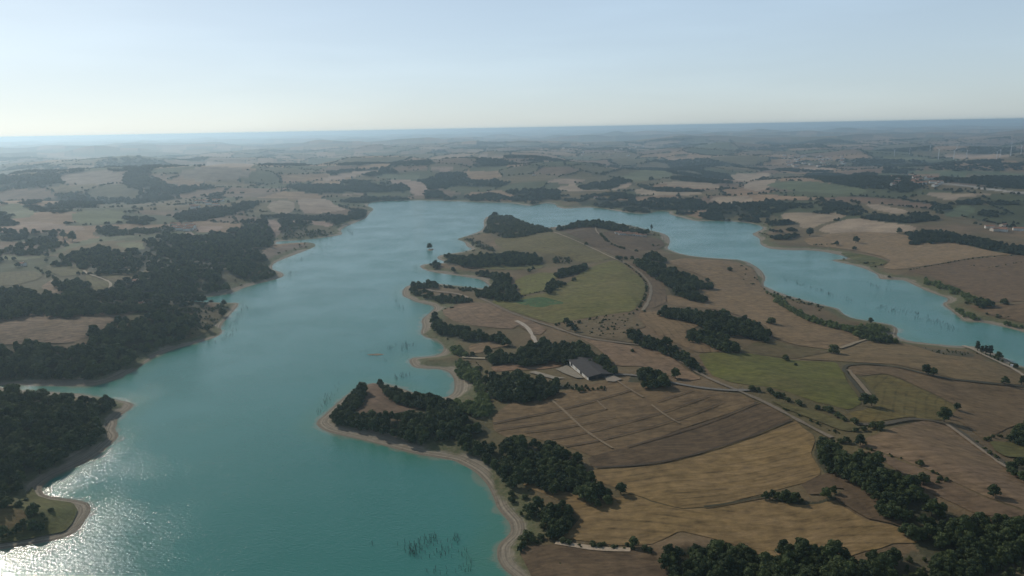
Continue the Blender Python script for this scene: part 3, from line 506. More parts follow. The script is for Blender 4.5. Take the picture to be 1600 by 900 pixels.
class N:
    """tiny node-graph writer"""
    def __init__(s, nt): s.nt = nt
    def node(s, t, **kw):
        n = s.nt.nodes.new(t)
        for k, v in kw.items(): setattr(n, k, v)
        return n
    def put(s, sock, v):
        if isinstance(v, bpy.types.NodeSocket): s.nt.links.new(v, sock)
        elif isinstance(v, (tuple, list)) and len(v) == 3 and sock.type == 'RGBA': sock.default_value = (*v, 1)
        else: sock.default_value = v
    def math(s, op, a, b=0.0, clamp=False):
        n = s.node('ShaderNodeMath', operation=op, use_clamp=clamp); s.put(n.inputs[0], a); s.put(n.inputs[1], b); return n.outputs[0]
    def mix(s, f, a, b, mode='MIX'):
        n = s.node('ShaderNodeMix', data_type='RGBA', blend_type=mode)
        s.put(n.inputs[0], f); s.put(n.inputs[6], a); s.put(n.inputs[7], b); return n.outputs[2]
    def noise(s, vec, scale, detail=3, rough=.55):
        n = s.node('ShaderNodeTexNoise'); s.put(n.inputs['Vector'], vec); n.inputs['Scale'].default_value = scale
        n.inputs['Detail'].default_value = detail; n.inputs['Roughness'].default_value = rough; return n.outputs['Fac']
    def rng(s, v, a, b, c=0., d=1., smooth=False):
        n = s.node('ShaderNodeMapRange', interpolation_type='SMOOTHSTEP' if smooth else 'LINEAR')
        s.put(n.inputs[0], v); n.inputs[1].default_value = a; n.inputs[2].default_value = b; n.inputs[3].default_value = c; n.inputs[4].default_value = d
        return n.outputs[0]
    def attr(s, name): return s.node('ShaderNodeAttribute', attribute_name=name)
    def pos(s): return s.node('ShaderNodeNewGeometry').outputs['Position']
    def mapping(s, v, rotz, scale):
        n = s.node('ShaderNodeMapping'); s.put(n.inputs[0], v); n.inputs['Rotation'].default_value = (0, 0, rotz); n.inputs['Scale'].default_value = scale
        return n.outputs[0]
    def bump(s, h, dist, strength=1.0):
        n = s.node('ShaderNodeBump'); s.put(n.inputs['Height'], h); n.inputs['Distance'].default_value = dist; n.inputs['Strength'].default_value = strength
        return n.outputs[0]

# ground: tint attribute (soil and crop colour of each place) + procedural grain, beach by distance to the waterline
MG, nt, b = new_mat('ground'); g = N(nt)
p = g.pos(); tint = g.attr('tint').outputs['Color']; sd = g.attr('shore').outputs['Fac']
n1 = g.noise(p, .022, 5, .6); n2 = g.noise(p, .25, 4, .65); n3 = g.noise(p, 1.4, 2)
lum = g.math('ADD', g.rng(n1, .25, .75, .68, 1.28), g.rng(n2, .2, .8, -.26, .26))
base = g.mix(1.0, tint, g.node('ShaderNodeCombineColor').outputs[0], 'MULTIPLY')
cc = base.node.inputs[7].links[0].from_node
for i in range(3): g.put(cc.inputs[i], lum)
wob = g.math('ADD', g.math('ADD', sd, g.rng(g.noise(p, .06, 4, .6), .25, .75, -5, 5)), g.rng(g.noise(p, .008, 2), .35, .65, -7, 10))
scrub = g.mix(g.rng(n2, .35, .65), (.070, .085, .035), (.15, .135, .07))
base = g.mix(g.rng(wob, 15, 34, 1, 0, True), base, scrub)
ter = g.noise(g.node('ShaderNodeCombineXYZ').outputs[0], .55, 3, .7)
cx = [n for n in nt.nodes if n.type == 'COMBXYZ'][0]; g.put(cx.inputs[0], sd); g.put(cx.inputs[1], g.math('MULTIPLY', g.noise(p, .01, 2), 6.0))
beach = g.mix(g.rng(ter, .35, .65), (.15, .125, .092), (.33, .28, .21))
beach = g.mix(g.rng(n2, .45, .75, 0, .5), beach, (.17, .135, .09))
base = g.mix(g.rng(wob, 8, 14, 1, 0, True), base, beach)
base = g.mix(g.rng(sd, .2, 2.2, .55, 0), base, (.15, .12, .085))
g.put(b.inputs['Base Color'], base)
g.put(b.inputs['Normal'], g.bump(g.math('ADD', n2, g.math('MULTIPLY', n3, .25)), 1.2, .7))

# lake: milky turquoise water, wavelets, pale silt in the shallows
MW, nt, b = new_mat('lake_water'); g = N(nt)
p = g.pos(); sd = g.attr('shore').outputs['Fac']
dep = g.math('MULTIPLY', sd, -1.0)
dw = g.math('ADD', dep, g.rng(g.noise(p, .06, 3), .3, .7, -4, 4))
col = g.mix(g.rng(g.noise(p, .004, 3), .3, .7), (.034, .172, .144), (.042, .194, .163))
col = g.mix(g.rng(dw, 4, 30, .55, 0, True), col, (.060, .19, .125))
col = g.mix(g.rng(dw, 0, 5, .75, 0, True), col, (.17, .20, .135))
g.put(b.inputs['Base Color'], col)
b.inputs['Roughness'].default_value = .11; b.inputs['IOR'].default_value = 1.333; b.inputs['Specular IOR Level'].default_value = .5
w1 = g.noise(g.mapping(p, .5, (.35, .8, 1)), 1.0, 2, .5); w2 = g.noise(g.mapping(p, -.3, (.9, 1.5, 1)), 1.3, 2, .6); w3 = g.noise(p, .012, 3)
calm = g.rng(w3, .35, .65, .6, 1.15)
g.put(b.inputs['Normal'], g.bump(g.math('MULTIPLY', g.math('ADD', g.math('ADD', w1, g.math('MULTIPLY', g.noise(g.mapping(p, .6, (.13, .30, 1)), 1.0, 2), .6)), g.math('MULTIPLY', w2, .6)), calm), .25, 1.0))

def field_mat(name, c1, c2, ang, k, gain=1.0):
    c1 = tuple(v * q * gain for v, q in zip(c1, (.87, .83, .72))); c2 = tuple(v * q * gain for v, q in zip(c2, (.87, .83, .72)))
    mt, nt, b = new_mat(name); g = N(nt); p = g.pos()
    wv = g.node('ShaderNodeVectorMath', operation='ADD'); nz = g.node('ShaderNodeTexNoise'); nz.inputs['Scale'].default_value = .008; nz.inputs['Detail'].default_value = 1
    sc = g.node('ShaderNodeVectorMath', operation='SCALE'); nt.links.new(nz.outputs['Color'], sc.inputs[0]); sc.inputs['Scale'].default_value = 38
    nt.links.new(p, nz.inputs['Vector']); nt.links.new(p, wv.inputs[0]); nt.links.new(sc.outputs[0], wv.inputs[1])
    q = wv.outputs[0]
    rows = g.noise(g.mapping(q, -ang, (.010, .15, .3)), 1.0, 5, .72)
    fine = g.noise(g.mapping(q, -ang, (.06, .40, .5)), 1.0, 5, .75)
    vv = g.node('ShaderNodeSeparateXYZ'); g.put(vv.inputs[0], g.mapping(q, -ang, (1, 1, 1)))
    tram = g.math('SINE', g.math('ADD', g.math('MULTIPLY', vv.outputs[1], .80), g.math('MULTIPLY', g.noise(p, .007, 2), 8.0)))
    tram = g.math('MULTIPLY', g.rng(tram, .55, 1.0), g.rng(g.noise(p, .03, 2), .35, .6))
    blot = g.noise(p, .018, 4, .62); spot = g.noise(p, .11, 5, .7)
    f = g.math('ADD', g.math('MULTIPLY', g.rng(rows, .32, .68), k), g.math('MULTIPLY', g.rng(blot, .3, .7), 1 - k), True)
    col = g.mix(f, c1, c2)
    lum = g.math('ADD', g.rng(fine, .25, .75, .62, 1.38), g.math('ADD', g.rng(spot, .25, .75, -.36, .36), g.math('ADD', g.rng(rows, .3, .7, -.42 * k, .42 * k), g.math('MULTIPLY', tram, -.55 * k))))
    cc = g.node('ShaderNodeCombineColor')
    for i in range(3): g.put(cc.inputs[i], lum)
    g.put(b.inputs['Base Color'], g.mix(1.0, col, cc.outputs[0], 'MULTIPLY'))
    g.put(b.inputs['Normal'], g.bump(g.math('ADD', fine, g.math('MULTIPLY', spot, .6)), .7, .7))
    return mt

def grain_mat(name, c, var=.25, scale=.6, rough=.9):
    mt, nt, b = new_mat(name); g = N(nt); p = g.pos()
    n = g.noise(p, scale, 4, .65); cc = g.node('ShaderNodeCombineColor')
    l = g.rng(n, .25, .75, 1 - var, 1 + var)
    for i in range(3): g.put(cc.inputs[i], l)
    g.put(b.inputs['Base Color'], g.mix(1.0, c, cc.outputs[0], 'MULTIPLY'))
    b.inputs['Roughness'].default_value = rough
    g.put(b.inputs['Normal'], g.bump(n, .3, .4))
    return mt

def leaf_mat(name, c1, c2, trans=.25):
    mt, nt, b = new_mat(name); g = N(nt)
    oi = g.node('ShaderNodeObjectInfo'); tc = g.node('ShaderNodeTexCoord')
    n = g.noise(tc.outputs['Object'], 3.5, 3); f = g.math('ADD', g.math('MULTIPLY', oi.outputs['Random'], .75), g.rng(n, .3, .7, -.15, .4), True)
    c = g.mix(f, c1, c2)
    g.put(b.inputs['Base Color'], c)
    b.inputs['Roughness'].default_value = .75; b.inputs['Specular IOR Level'].default_value = .25
    tr = g.node('ShaderNodeBsdfTranslucent'); g.put(tr.inputs['Color'], c)
    ms = g.node('ShaderNodeMixShader'); ms.inputs[0].default_value = trans
    out = [x for x in nt.nodes if x.type == 'OUTPUT_MATERIAL'][0]
    nt.links.new(b.outputs[0], ms.inputs[1]); nt.links.new(tr.outputs[0], ms.inputs[2]); nt.links.new(ms.outputs[0], out.inputs['Surface'])
    return mt
M_LEAF = {'b': leaf_mat('broadleaf_foliage', (.018, .034, .013), (.092, .118, .038), .18), 'w': leaf_mat('willow_foliage', (.105, .150, .052), (.210, .245, .090), .35),
          's': leaf_mat('scrub_foliage', (.042, .060, .022), (.110, .125, .045), .25), 'p': leaf_mat('poplar_foliage', (.022, .040, .018), (.050, .068, .028), .2), 'f': leaf_mat('far_foliage', (.020, .034, .016), (.058, .075, .030), .1)}
M_BARK = grain_mat('bark', (.085, .065, .05), .3, 3)
M_DEAD = grain_mat('dead_wood', (.045, .040, .034), .3, 3)

# ------------------------------------------------------------------ ground sheet with the far patchwork of fields
def cells(x, y, size, seed):
    wx = x + 70 * fbm(x, y, 420, 51 + seed, 2); wy = y * .9 + 70 * fbm(x, y, 420, 61 + seed, 2)
    ix = np.floor(wx / size); iy = np.floor(wy / size)
    d1 = np.full(x.shape, 1e9); d2 = np.full(x.shape, 1e9); cid = np.zeros(x.shape)
    cxx = np.zeros(x.shape); cyy = np.zeros(x.shape)
    for di in (-1, 0, 1):
        for dj in (-1, 0, 1):
            jx = ix + di; jy = iy + dj
            sx = (jx + .08 + .84 * hsh(jx, jy, seed)) * size; sy = (jy + .08 + .84 * hsh(jx, jy, seed + 1)) * size
            d = np.maximum(np.abs(wx - sx) * .85 + .35 * np.abs(wy - sy), np.abs(wy - sy) * .95 + .2 * np.abs(wx - sx))
            c1 = d < d1
            d2 = np.where(c1, d1, np.minimum(d2, d)); d1 = np.where(c1, d, d1)
            cid = np.where(c1, hsh(jx, jy, seed + 2), cid); cxx = np.where(c1, sx, cxx); cyy = np.where(c1, sy, cyy)
    wood = hsh(np.floor(cxx), np.floor(cyy), seed + 5) < .17 + .20 * np.clip(fbm(cxx, cyy, 2200, seed + 7, 2) * 1.6, -.5, 1)
    return cid, d2 - d1, wood
PAL = np.array([(.34, .25, .17), (.17, .145, .08), (.30, .22, .15), (.095, .115, .052), (.21, .15, .105), (.085, .105, .05), (.31, .225, .15), (.145, .135, .075), (.19, .145, .105), (.12, .12, .07)])
def patchwork(x, y):
    R = np.hypot(x, y)
    far = R + 350 * fbm(x, y, 700, 81, 1) > 4300
    c1, e1, w1_ = cells(x, y, 175.0, 100); c2, e2, w2_ = cells(x, y, 330.0, 200)
    c = np.where(far, c2, c1); e = np.where(far, e2, e1); w = np.where(far, w2_, w1_)
    return c, e, w, far
tint = np.empty((len(GX), 3)); tint[:] = (.185, .142, .085)
R_ = np.hypot(GX, GY)
dry = np.clip(.5 + .9 * fbm(GX, GY, 120, 91, 3), 0, 1)[:, None]
tint = np.array((.14, .125, .065)) * (1 - dry) + np.array((.205, .15, .095)) * dry
landfar = (R_ > 900)
c_, e_, w_, f_ = patchwork(GX, GY)
patch = PAL[(c_ * 9.999).astype(int)] * np.array((.98, .93, .88))
patch = patch * (1 + .12 * fbm(GX, GY, 90, 95, 2)[:, None])
patch[w_] = (.042, .05, .026)
hedge_line = (e_ < np.where(f_, 20, 6)) & (hsh(np.floor(c_ * 997), np.floor(c_ * 131), 5) > .2)
patch[hedge_line & ~w_] = (.055, .062, .032)
OFFPEN = (proj(GX, GY, np.zeros_like(GX))[1] < 330) | (GX < -300) | (R_ > 1900) | (GX > 1100)
kfar = (sstep(900, 1250, R_) * OFFPEN)[:, None]
tint = (tint * (1 - kfar) + patch * kfar) * np.array((.80, .74, .66))
PAINTED = np.zeros(len(GX), bool)
FAR_POLYS = []
for c, s in FARPATCH:
    w = unp(chaikin(P(s), 1)); FAR_POLYS.append(w)
    k = inside(w, GX, GY); tint[k] = np.array(c) * (1 + .1 * fbm(GX[k], GY[k], 60, 97, 2)[:, None]); PAINTED |= k
WPOLY = {}
for key, lab, kind, spc, hr, s in WOODS:
    w = unp(chaikin(P(s), 1), (hr[0] + hr[1]) * .3); WPOLY[key] = w
    k = inside(w, GX, GY)
    tint[k] = (.10, .085, .05) if kind == 's' else ((.085, .095, .042) if kind == 'w' else (.062, .058, .032)); PAINTED |= k
FPOLY = []; LOOSE = (4, 5, 6, 10, 11, 15, 16, 17, 19, 20, 23, 24, 26)
for s in WOODS_FAR:
    w = unp(chaikin(P(s), 1), 5); FPOLY.append(w)
    k = inside(w, GX, GY)
    if len(FPOLY) - 1 not in LOOSE: tint[k] = (.042, .05, .026)
    PAINTED |= k

i0 = np.arange(NR - 1)[:, None] * NA + np.arange(NA)[None]
i1 = np.arange(NR - 1)[:, None] * NA + (np.arange(NA)[None] + 1) % NA
quads = np.stack([i0, i0 + NA, i1 + NA, i1], -1).reshape(-1, 4)
# close the sheet under the viewpoint
gv = np.stack([GX, GY, GZ], 1)
me = mesh_np('ground', gv, quads, [MG], True)
capm = bmesh.new(); capm.from_mesh(me); capm.verts.ensure_lookup_table()
capm.faces.new([capm.verts[i] for i in range(NA)][::-1]); capm.to_mesh(me); capm.free()
at = me.attributes.new('tint', 'FLOAT_COLOR', 'POINT'); at.data.foreach_set('color', np.c_[tint, np.ones(len(tint))].astype(np.float32).ravel())
at = me.attributes.new('shore', 'FLOAT', 'POINT'); at.data.foreach_set('value', GSD.astype(np.float32))
# (the cap lies under the lake)
setp(link('ground', me), 'rolling dry farmland reaching to the hazy horizon', 'ground', kind='structure')

# ------------------------------------------------------------------ lake
WR = [0] + list(range(1, NR - 2, 2)); WA = list(range(0, 1010, 2)) + list(range(1010, NA))
wi = np.array(WR)[:, None] * NA + np.array(WA)[None]
wx = GX[wi].ravel(); wy = GY[wi].ravel(); ws = GSD[wi].ravel()
na, nr = len(WA), len(WR)
j0 = np.arange(nr - 1)[:, None] * na + np.arange(na)[None]; j1 = np.arange(nr - 1)[:, None] * na + (np.arange(na)[None] + 1) % na
q = np.stack([j0, j0 + na, j1 + na, j1], -1).reshape(-1, 4)
cell = np.hypot(wx[q[:, 0]] - wx[q[:, 2]], wy[q[:, 0]] - wy[q[:, 2]])
keep = ws[q].min(1) < np.minimum(6 + .5 * cell, 60)
q = np.vstack([q[keep]])
used, inv = np.unique(q.ravel(), return_inverse=True)
me = mesh_np('lake', np.stack([wx[used], wy[used], np.zeros(len(used))], 1), inv.reshape(-1, 4), [MW], True)
at = me.attributes.new('shore', 'FLOAT', 'POINT'); at.data.foreach_set('value', ws[used].astype(np.float32))
setp(link('lake', me), 'turquoise reservoir winding round the peninsula', 'lake', kind='structure')

# ------------------------------------------------------------------ fields and tracks draped on the ground
def drape(name, poly, mat, off, step):
    mn = poly.min(0); mx = poly.max(0)
    gx, gy = np.meshgrid(np.arange(mn[0] + step / 2, mx[0], step), np.arange(mn[1] + step / 2, mx[1], step))
    gx = gx.ravel() + (hsh(np.arange(gx.size), np.arange(gx.size) * 3, 3) - .5) * step * .3; gy = gy.ravel()
    k = inside(poly, gx, gy)
    pts = [Vector(v) for v in poly] + [Vector((a, c)) for a, c in zip(gx[k], gy[k])]
    n = len(poly)
    v2, _, f, *_r = delaunay_2d_cdt(pts, [], [list(range(n))], 1, 1e-3)
    v2 = np.array([tuple(v) for v in v2]); 
    tri = []
    for t in f:
        t = list(t)
        for i in range(1, len(t) - 1): tri.append((t[0], t[i], t[i + 1]))
    tri = np.array(tri)
    a, b_, c = v2[tri[:, 0]], v2[tri[:, 1]], v2[tri[:, 2]]
    flip = (b_[:, 0] - a[:, 0]) * (c[:, 1] - a[:, 1]) - (b_[:, 1] - a[:, 1]) * (c[:, 0] - a[:, 0]) < 0
    tri[flip] = tri[flip][:, ::-1]
    z = ground(v2[:, 0], v2[:, 1]) + off
    return mesh_np(name, np.c_[v2, z], tri, [mat], True)

FIELD_POLYS = []
ROWS = {'second left headland wood': '10,520 180,497', 'golden stubble field sweeping': '950,742 1240,690', 'curved rows along the bottom': '900,812 1380,842', 'tan stubble slope right': '1380,690 1600,765', 'broad tan slope below': '1380,580 1600,640', 'wide brown stubble field crossed': '800,668 1100,615',
        'big tan slope': '1270,380 1570,392', 'brown slope behind the willow': '1440,430 1600,402', 'yellow green crop': '1120,565 1320,620', 'large olive green': '800,480 1000,450', 'tan stubble on the right flank': '1060,440 1300,520', 'fallow strip above': '1370,712 1600,805', 'olive tan slope': '1250,560 1600,592'}
for i, (nm, lab, c1, c2, k, s) in enumerate(FIELDS):
    q0 = P(s); px = np.empty((len(q0) * 2, 2)); qn = np.roll(q0, -1, 0); px[0::2] = q0 * .86 + qn * .14; px[1::2] = q0 * .14 + qn * .86
    w = unp(px); FIELD_POLYS.append(w)
    # ragged field edge
    w = w + np.stack([1.2 * vnoise(w[:, 0] / 9, w[:, 1] / 9, 7), 1.2 * vnoise(w[:, 0] / 9, w[:, 1] / 9, 8)], 1)
    # keep the outline simple: a jump over a hollow would fold it
    e = np.roll(w, -1, 0) - w; L = np.hypot(e[:, 0], e[:, 1]); big = np.argsort(-L)[:max(4, len(L) // 5)]
    an = np.arctan2(e[big, 1], e[big, 0]); ang = .5 * math.atan2((L[big] * np.sin(2 * an)).sum(), (L[big] * np.cos(2 * an)).sum())
    for key, q_ in ROWS.items():
        if key in lab: pq = unp(P(q_)); ang = math.atan2(pq[1][1] - pq[0][1], pq[1][0] - pq[0][0])
    area = abs((w[:, 0] * np.roll(w[:, 1], -1) - w[:, 1] * np.roll(w[:, 0], -1)).sum()) / 2
    o = link(nm, drape(nm, w, field_mat('%s_%02d' % (nm, i), c1, c2, ang, k, .84 if i < 11 or i > 40 else .96), .28 + .012 * i, max(5, math.sqrt(area / 900))))
    setp(o, lab, 'field', kind='structure')

def ribbon(name, w, width, mat, off):
    # resample along the length
    d = np.r_[0, np.cumsum(np.hypot(*(w[1:] - w[:-1]).T))]
    n = max(4, int(d[-1] / 5)); t = np.linspace(0, d[-1], n)
    c = np.stack([np.interp(t, d, w[:, 0]), np.interp(t, d, w[:, 1])], 1)
    for _ in range(3): c[1:-1] = (c[:-2] + 2 * c[1:-1] + c[2:]) / 4
    tg = np.gradient(c, axis=0); tg /= np.hypot(tg[:, 0], tg[:, 1])[:, None] + 1e-9
    nr_ = np.stack([-tg[:, 1], tg[:, 0]], 1)
    wd = width * .5 * (1 + .35 * vnoise(t / 11, t * 0, 3))
    rows = []
    for s in (-1, -.33, .33, 1):
        p = c + nr_ * (wd * s)[:, None]; rows.append(np.c_[p, ground(p[:, 0], p[:, 1]) + off])
    v = np.stack(rows, 1).reshape(-1, 3)
    i = np.arange(n - 1)[:, None] * 4 + np.arange(3)[None]
    f = np.stack([i + 1, i, i + 4, i + 5], -1).reshape(-1, 4)
    return mesh_np(name, v, f[:, ::-1], [mat], True)
for i, (nm, lab, c, wd, s) in enumerate(LINES):
    w = unp(chaikin(P(s), 2, False))
    o = link(nm, ribbon(nm, w, wd, grain_mat('%s_%02d' % (nm, i), c, .3, .5), .95 + .01 * i))
    setp(o, lab, {'dirt_track': 'track', 'farm_road': 'road', 'field_margin': 'field edge'}[nm], kind='structure')

# ------------------------------------------------------------------ trees
def crown_mesh(name, mat, seed, nlobe=9, nleaf=420, r=.40, base=.10, top=1.0, leaf=.085, core=.8):
    """unit-height crown: lobes of foliage with many small leaf-clump faces and a darker core"""
    rd = np.random.default_rng(seed); V = []; Fc = []
    lob = []
    for i in range(nlobe):
        a = i * 2.399 + rd.uniform(-.3, .3); t = (i + .5) / nlobe
        zz = base + (top - base) * (.22 + .66 * t); rad = r * (1.05 - .75 * t ** 2.2) * rd.uniform(.45, .75)
        lob.append((rad * math.cos(a), rad * math.sin(a), zz, r * rd.uniform(.42, .62) * (1 - .25 * t)))
    lob.append((0, 0, base + .55 * (top - base), r * .72))
    # cores
    bm = bmesh.new()
    for (x, y, z, rr) in lob:
        q = bmesh.ops.create_icosphere(bm, subdivisions=1, radius=rr * core)
        for v in q['verts']:
            v.co = v.co * rd.uniform(.8, 1.2); v.co.z *= .82; v.co += Vector((x, y, z))
    for v in bm.verts: V.append(tuple(v.co))
    bm.verts.index_update()
    for f in bm.faces: Fc.append([v.index for v in f.verts])
    bm.free()
    # leaf clumps
    per = nleaf // len(lob)
    for (x, y, z, rr) in lob:
        for _ in range(per):
            d = rd.normal(size=3); d /= np.linalg.norm(d)
            if d[2] < -.55: d[2] *= -1
            c = np.array([x, y, z]) + d * rr * np.array([1, 1, .82]) * rd.uniform(.86, 1.12)
            nrm = d + rd.normal(size=3) * .55; nrm /= np.linalg.norm(nrm)
            u = np.cross(nrm, rd.normal(size=3)); u /= np.linalg.norm(u); w = np.cross(nrm, u)
            s = leaf * rd.uniform(.55, 1.25); b0 = len(V)
            a0 = rd.uniform(0, 6.28)
            for k in range(3):
                aa = a0 + k * 2.094 + rd.uniform(-.4, .4); V.append(tuple(c + (u * math.cos(aa) + w * math.sin(aa)) * s))
            Fc.append([b0, b0 + 1, b0 + 2])
    return mesh_np(name, V, np.array(Fc), [mat])

def trunk_mesh(name, seed, hgt=.55, r=.028):
    rd = random.Random(seed); bm = bmesh.new()
    def limb(p0, p1, r0, r1, n=6):
        d = (p1 - p0).normalized(); u = d.orthogonal().normalized(); w = d.cross(u); ra = []; rb = []
        for i in range(n):
            a = 2 * math.pi * i / n; e = u * math.cos(a) + w * math.sin(a)
            ra.append(bm.verts.new(p0 + e * r0)); rb.append(bm.verts.new(p1 + e * r1))
        for i in range(n): bm.faces.new((ra[i], ra[(i + 1) % n], rb[(i + 1) % n], rb[i]))
    a = Vector((0, 0, -.04)); m_ = Vector((rd.uniform(-.01, .01), rd.uniform(-.01, .01), hgt * .5)); t = Vector((rd.uniform(-.03, .03), rd.uniform(-.03, .03), hgt))
    limb(a, m_, r * 1.35, r); limb(m_, t, r, r * .5)
    for i in range(4):
        an = i * 1.7 + rd.uniform(0, .5)
        limb(m_ + Vector((0, 0, .06 * i)), m_ + Vector((math.cos(an) * .2, math.sin(an) * .2, .16 + .06 * i)), r * .5, r * .2, 5)
    me = bpy.data.meshes.new(name); bm.to_mesh(me); bm.free(); me.materials.append(M_BARK); return me

CROWNS = {k: [] for k in M_LEAF}
for i in range(5): CROWNS['b'].append(crown_mesh('crown', M_LEAF['b'], 40 + i, 9, 460, .40, .10))
for i in range(3): CROWNS['w'].append(crown_mesh('crown', M_LEAF['w'], 60 + i, 8, 420, .46, .02, 1.0, .10))
for i in range(4): CROWNS['s'].append(crown_mesh('crown', M_LEAF['s'], 70 + i, 7, 300, .50, -.02, .95, .12))
for i in range(2): CROWNS['p'].append(crown_mesh('crown', M_LEAF['p'], 80 + i, 10, 400, .20, .06, 1.0, .06))
for i in range(3): CROWNS['f'].append(crown_mesh('crown', M_LEAF['f'], 90 + i, 6, 150, .48, -.05, .9, .14))
TRUNKS = [trunk_mesh('trunk', 5 + i) for i in range(4)]
KIND_NAME = {'b': ('broadleaf_tree', 'tree'), 'w': ('willow_tree', 'tree'), 's': ('bush', 'bush'), 'p': ('poplar_tree', 'tree')}

def fill(poly, spacing, seed, minshore=3.0):
    mn = poly.min(0); mx = poly.max(0)
    gx, gy = np.meshgrid(np.arange(mn[0], mx[0], spacing), np.arange(mn[1], mx[1], spacing * .92))
    gx[1::2] += spacing / 2
    n = gx.size; rd = np.random.default_rng(seed)
    x = gx.ravel() + rd.uniform(-.36, .36, n) * spacing; y = gy.ravel() + rd.uniform(-.36, .36, n) * spacing
    D = np.hypot(x, y); am = np.minimum(7 + D * .004, 16); k = inside(poly, x + am * fbm(x, y, 34, 301, 2), y + 1.3 * am * fbm(x, y, 34, 311, 2)); x, y = x[k], y[k]
    k = shore(x, y) > minshore
    return x[k], y[k]

def in_view(x, y, z):
    u, v, w = proj(x, y, z)
    return (w > 0) & (u > -25) & (u < 1625) & (v > -20) & (v < 935)

# collect every tree of the traced woods and hedges
T = []      # (x, y, h, w, kind, source index)
SRC = []    # (label for singles out of it, label of the mass, mass name, group)
for i, (key, lab, kind, spc, hr, s) in enumerate(WOODS):
    hr = (hr[0] * .74, hr[1] * .80); spc *= .80
    if key == 'W3': hr = (hr[0] * .8, hr[1] * .8)
    x, y = fill(WPOLY[key], spc, 200 + i, 9 if kind == 's' else 5 if kind == 'w' else 12)
    if kind == 's':
        k = vnoise(x / 11, y / 11, 77) + .5 * vnoise(x / 4, y / 4, 78) > -.25; x, y = x[k], y[k]
    else:
        k = vnoise(x / 13, y / 13, 79) + .6 * vnoise(x / 5, y / 5, 80) > (-.55 if key in ('W1', 'W2', 'W7', 'W6', 'WL4', 'WL8') else (.25 if key == 'WL10' else .0 if key in ('WL5', 'WL6', 'WL7', 'WL4') else -.4 if key in ('WL3', 'WL1') else -.9 if kind == 'w' else -.55)); x, y = x[k], y[k]
    # taller inside, lower on the rim
    h = np.exp(rng.normal(0, .2, len(x))) * (hr[0] + (hr[1] - hr[0]) * np.clip(rng.beta(2, 2, len(x)) + .35 * vnoise(x / 25, y / 25, 81), 0, 1.1))
    what = {'b': 'tree', 'w': 'willow', 's': 'bush'}[kind]
    SRC.append((' '.join((what + ' in the ' + lab).split()[:16]), lab, 'woodland' if kind != 's' else 'scrub', 'trees of the ' + lab))
    for a, c, d in zip(x, y, h): T.append((a, c, d, d * rng.uniform(.85, 1.2), kind, i))
H0 = len(SRC)
for i, (lab, spc, hr, wd, s) in enumerate(HEDGES):
    w = unp(chaikin(P(s), 2, False), .5); d = np.r_[0, np.cumsum(np.hypot(*(w[1:] - w[:-1]).T))]
    n = int(d[-1] / spc * 1.25) + 2; t = np.sort(rng.uniform(0, d[-1], n)); x = np.interp(t, d, w[:, 0]) + rng.normal(0, wd * .35, n); y = np.interp(t, d, w[:, 1]) + rng.normal(0, wd * .35, n)
    SRC.append(('bush in the ' + lab, lab, 'hedge', 'bushes of the ' + lab))
    for a, c in zip(x, y):
        h = rng.uniform(*hr); T.append((a, c, h, h * rng.uniform(1.0, 1.5), 's', H0 + i))
dp = unp(P(DOTS), .5); xx = rng.uniform(915, 1000, 200); yy = rng.uniform(495, 530, 200); kk = inside(P('908,508 960,496 990,492 1005,510 988,527 940,526 915,518'), xx, yy); dp = np.vstack([dp, unp(np.c_[xx, yy][kk][:34], .5)]); SRC.append(('small shrub dotted over the rough dry pasture by the farm road', '', 'scrub', 'shrubs dotted over the rough pasture'))
for a, c in dp: T.append((a, c, rng.uniform(.8, 3.2) , rng.uniform(1.4, 3.6), 's', len(SRC) - 1))
SRC.append(('low bush scattered behind the beaches of the lake', 'low bushes scattered behind the beaches of the lake', 'scrub', 'bushes behind the beaches'))
a_ = rng.uniform(-.7, .7, 26000); r_s = np.sqrt(rng.uniform(300 ** 2, 2000 ** 2, 26000)); bx, by = r_s * np.sin(a_), r_s * np.cos(a_); bs = shore(bx, by)
kk = (bs > 11) & (bs < 34) & (vnoise(bx / 45, by / 45, 421) + .7 * vnoise(bx / 12, by / 12, 422) > .35)
for w in WPOLY.values(): kk &= ~inside(w, bx, by)
for a, c in zip(bx[kk], by[kk]):
    h = rng.uniform(.8, 3.4); T.append((a, c, h, h * rng.uniform(1.1, 1.7), 's', len(SRC) - 1))
TX = np.array([t[0] for t in T]); TY = np.array([t[1] for t in T]); TH = np.array([t[2] for t in T]); TWD = np.array([t[3] for t in T])
TK = np.array([t[4] for t in T]); TS = np.array([t[5] for t in T]); TZ = ground(TX, TY) - .15
TD = np.sqrt(TX ** 2 + TY ** 2 + (CAM_H - TZ) ** 2)
size = TH / TD; size[~in_view(TX, TY, TZ + TH * .6)] = -1
single = np.zeros(len(T), bool)
QUOTA = {'b': 232, 'w': 200, 's': 190}
for k, qn in QUOTA.items():
    idx = np.where((TK == k) & (size > 0))[0]; idx = idx[np.argsort(-size[idx])][:qn]
    single[idx] = True
single[TS == len(SRC) - 2] = True

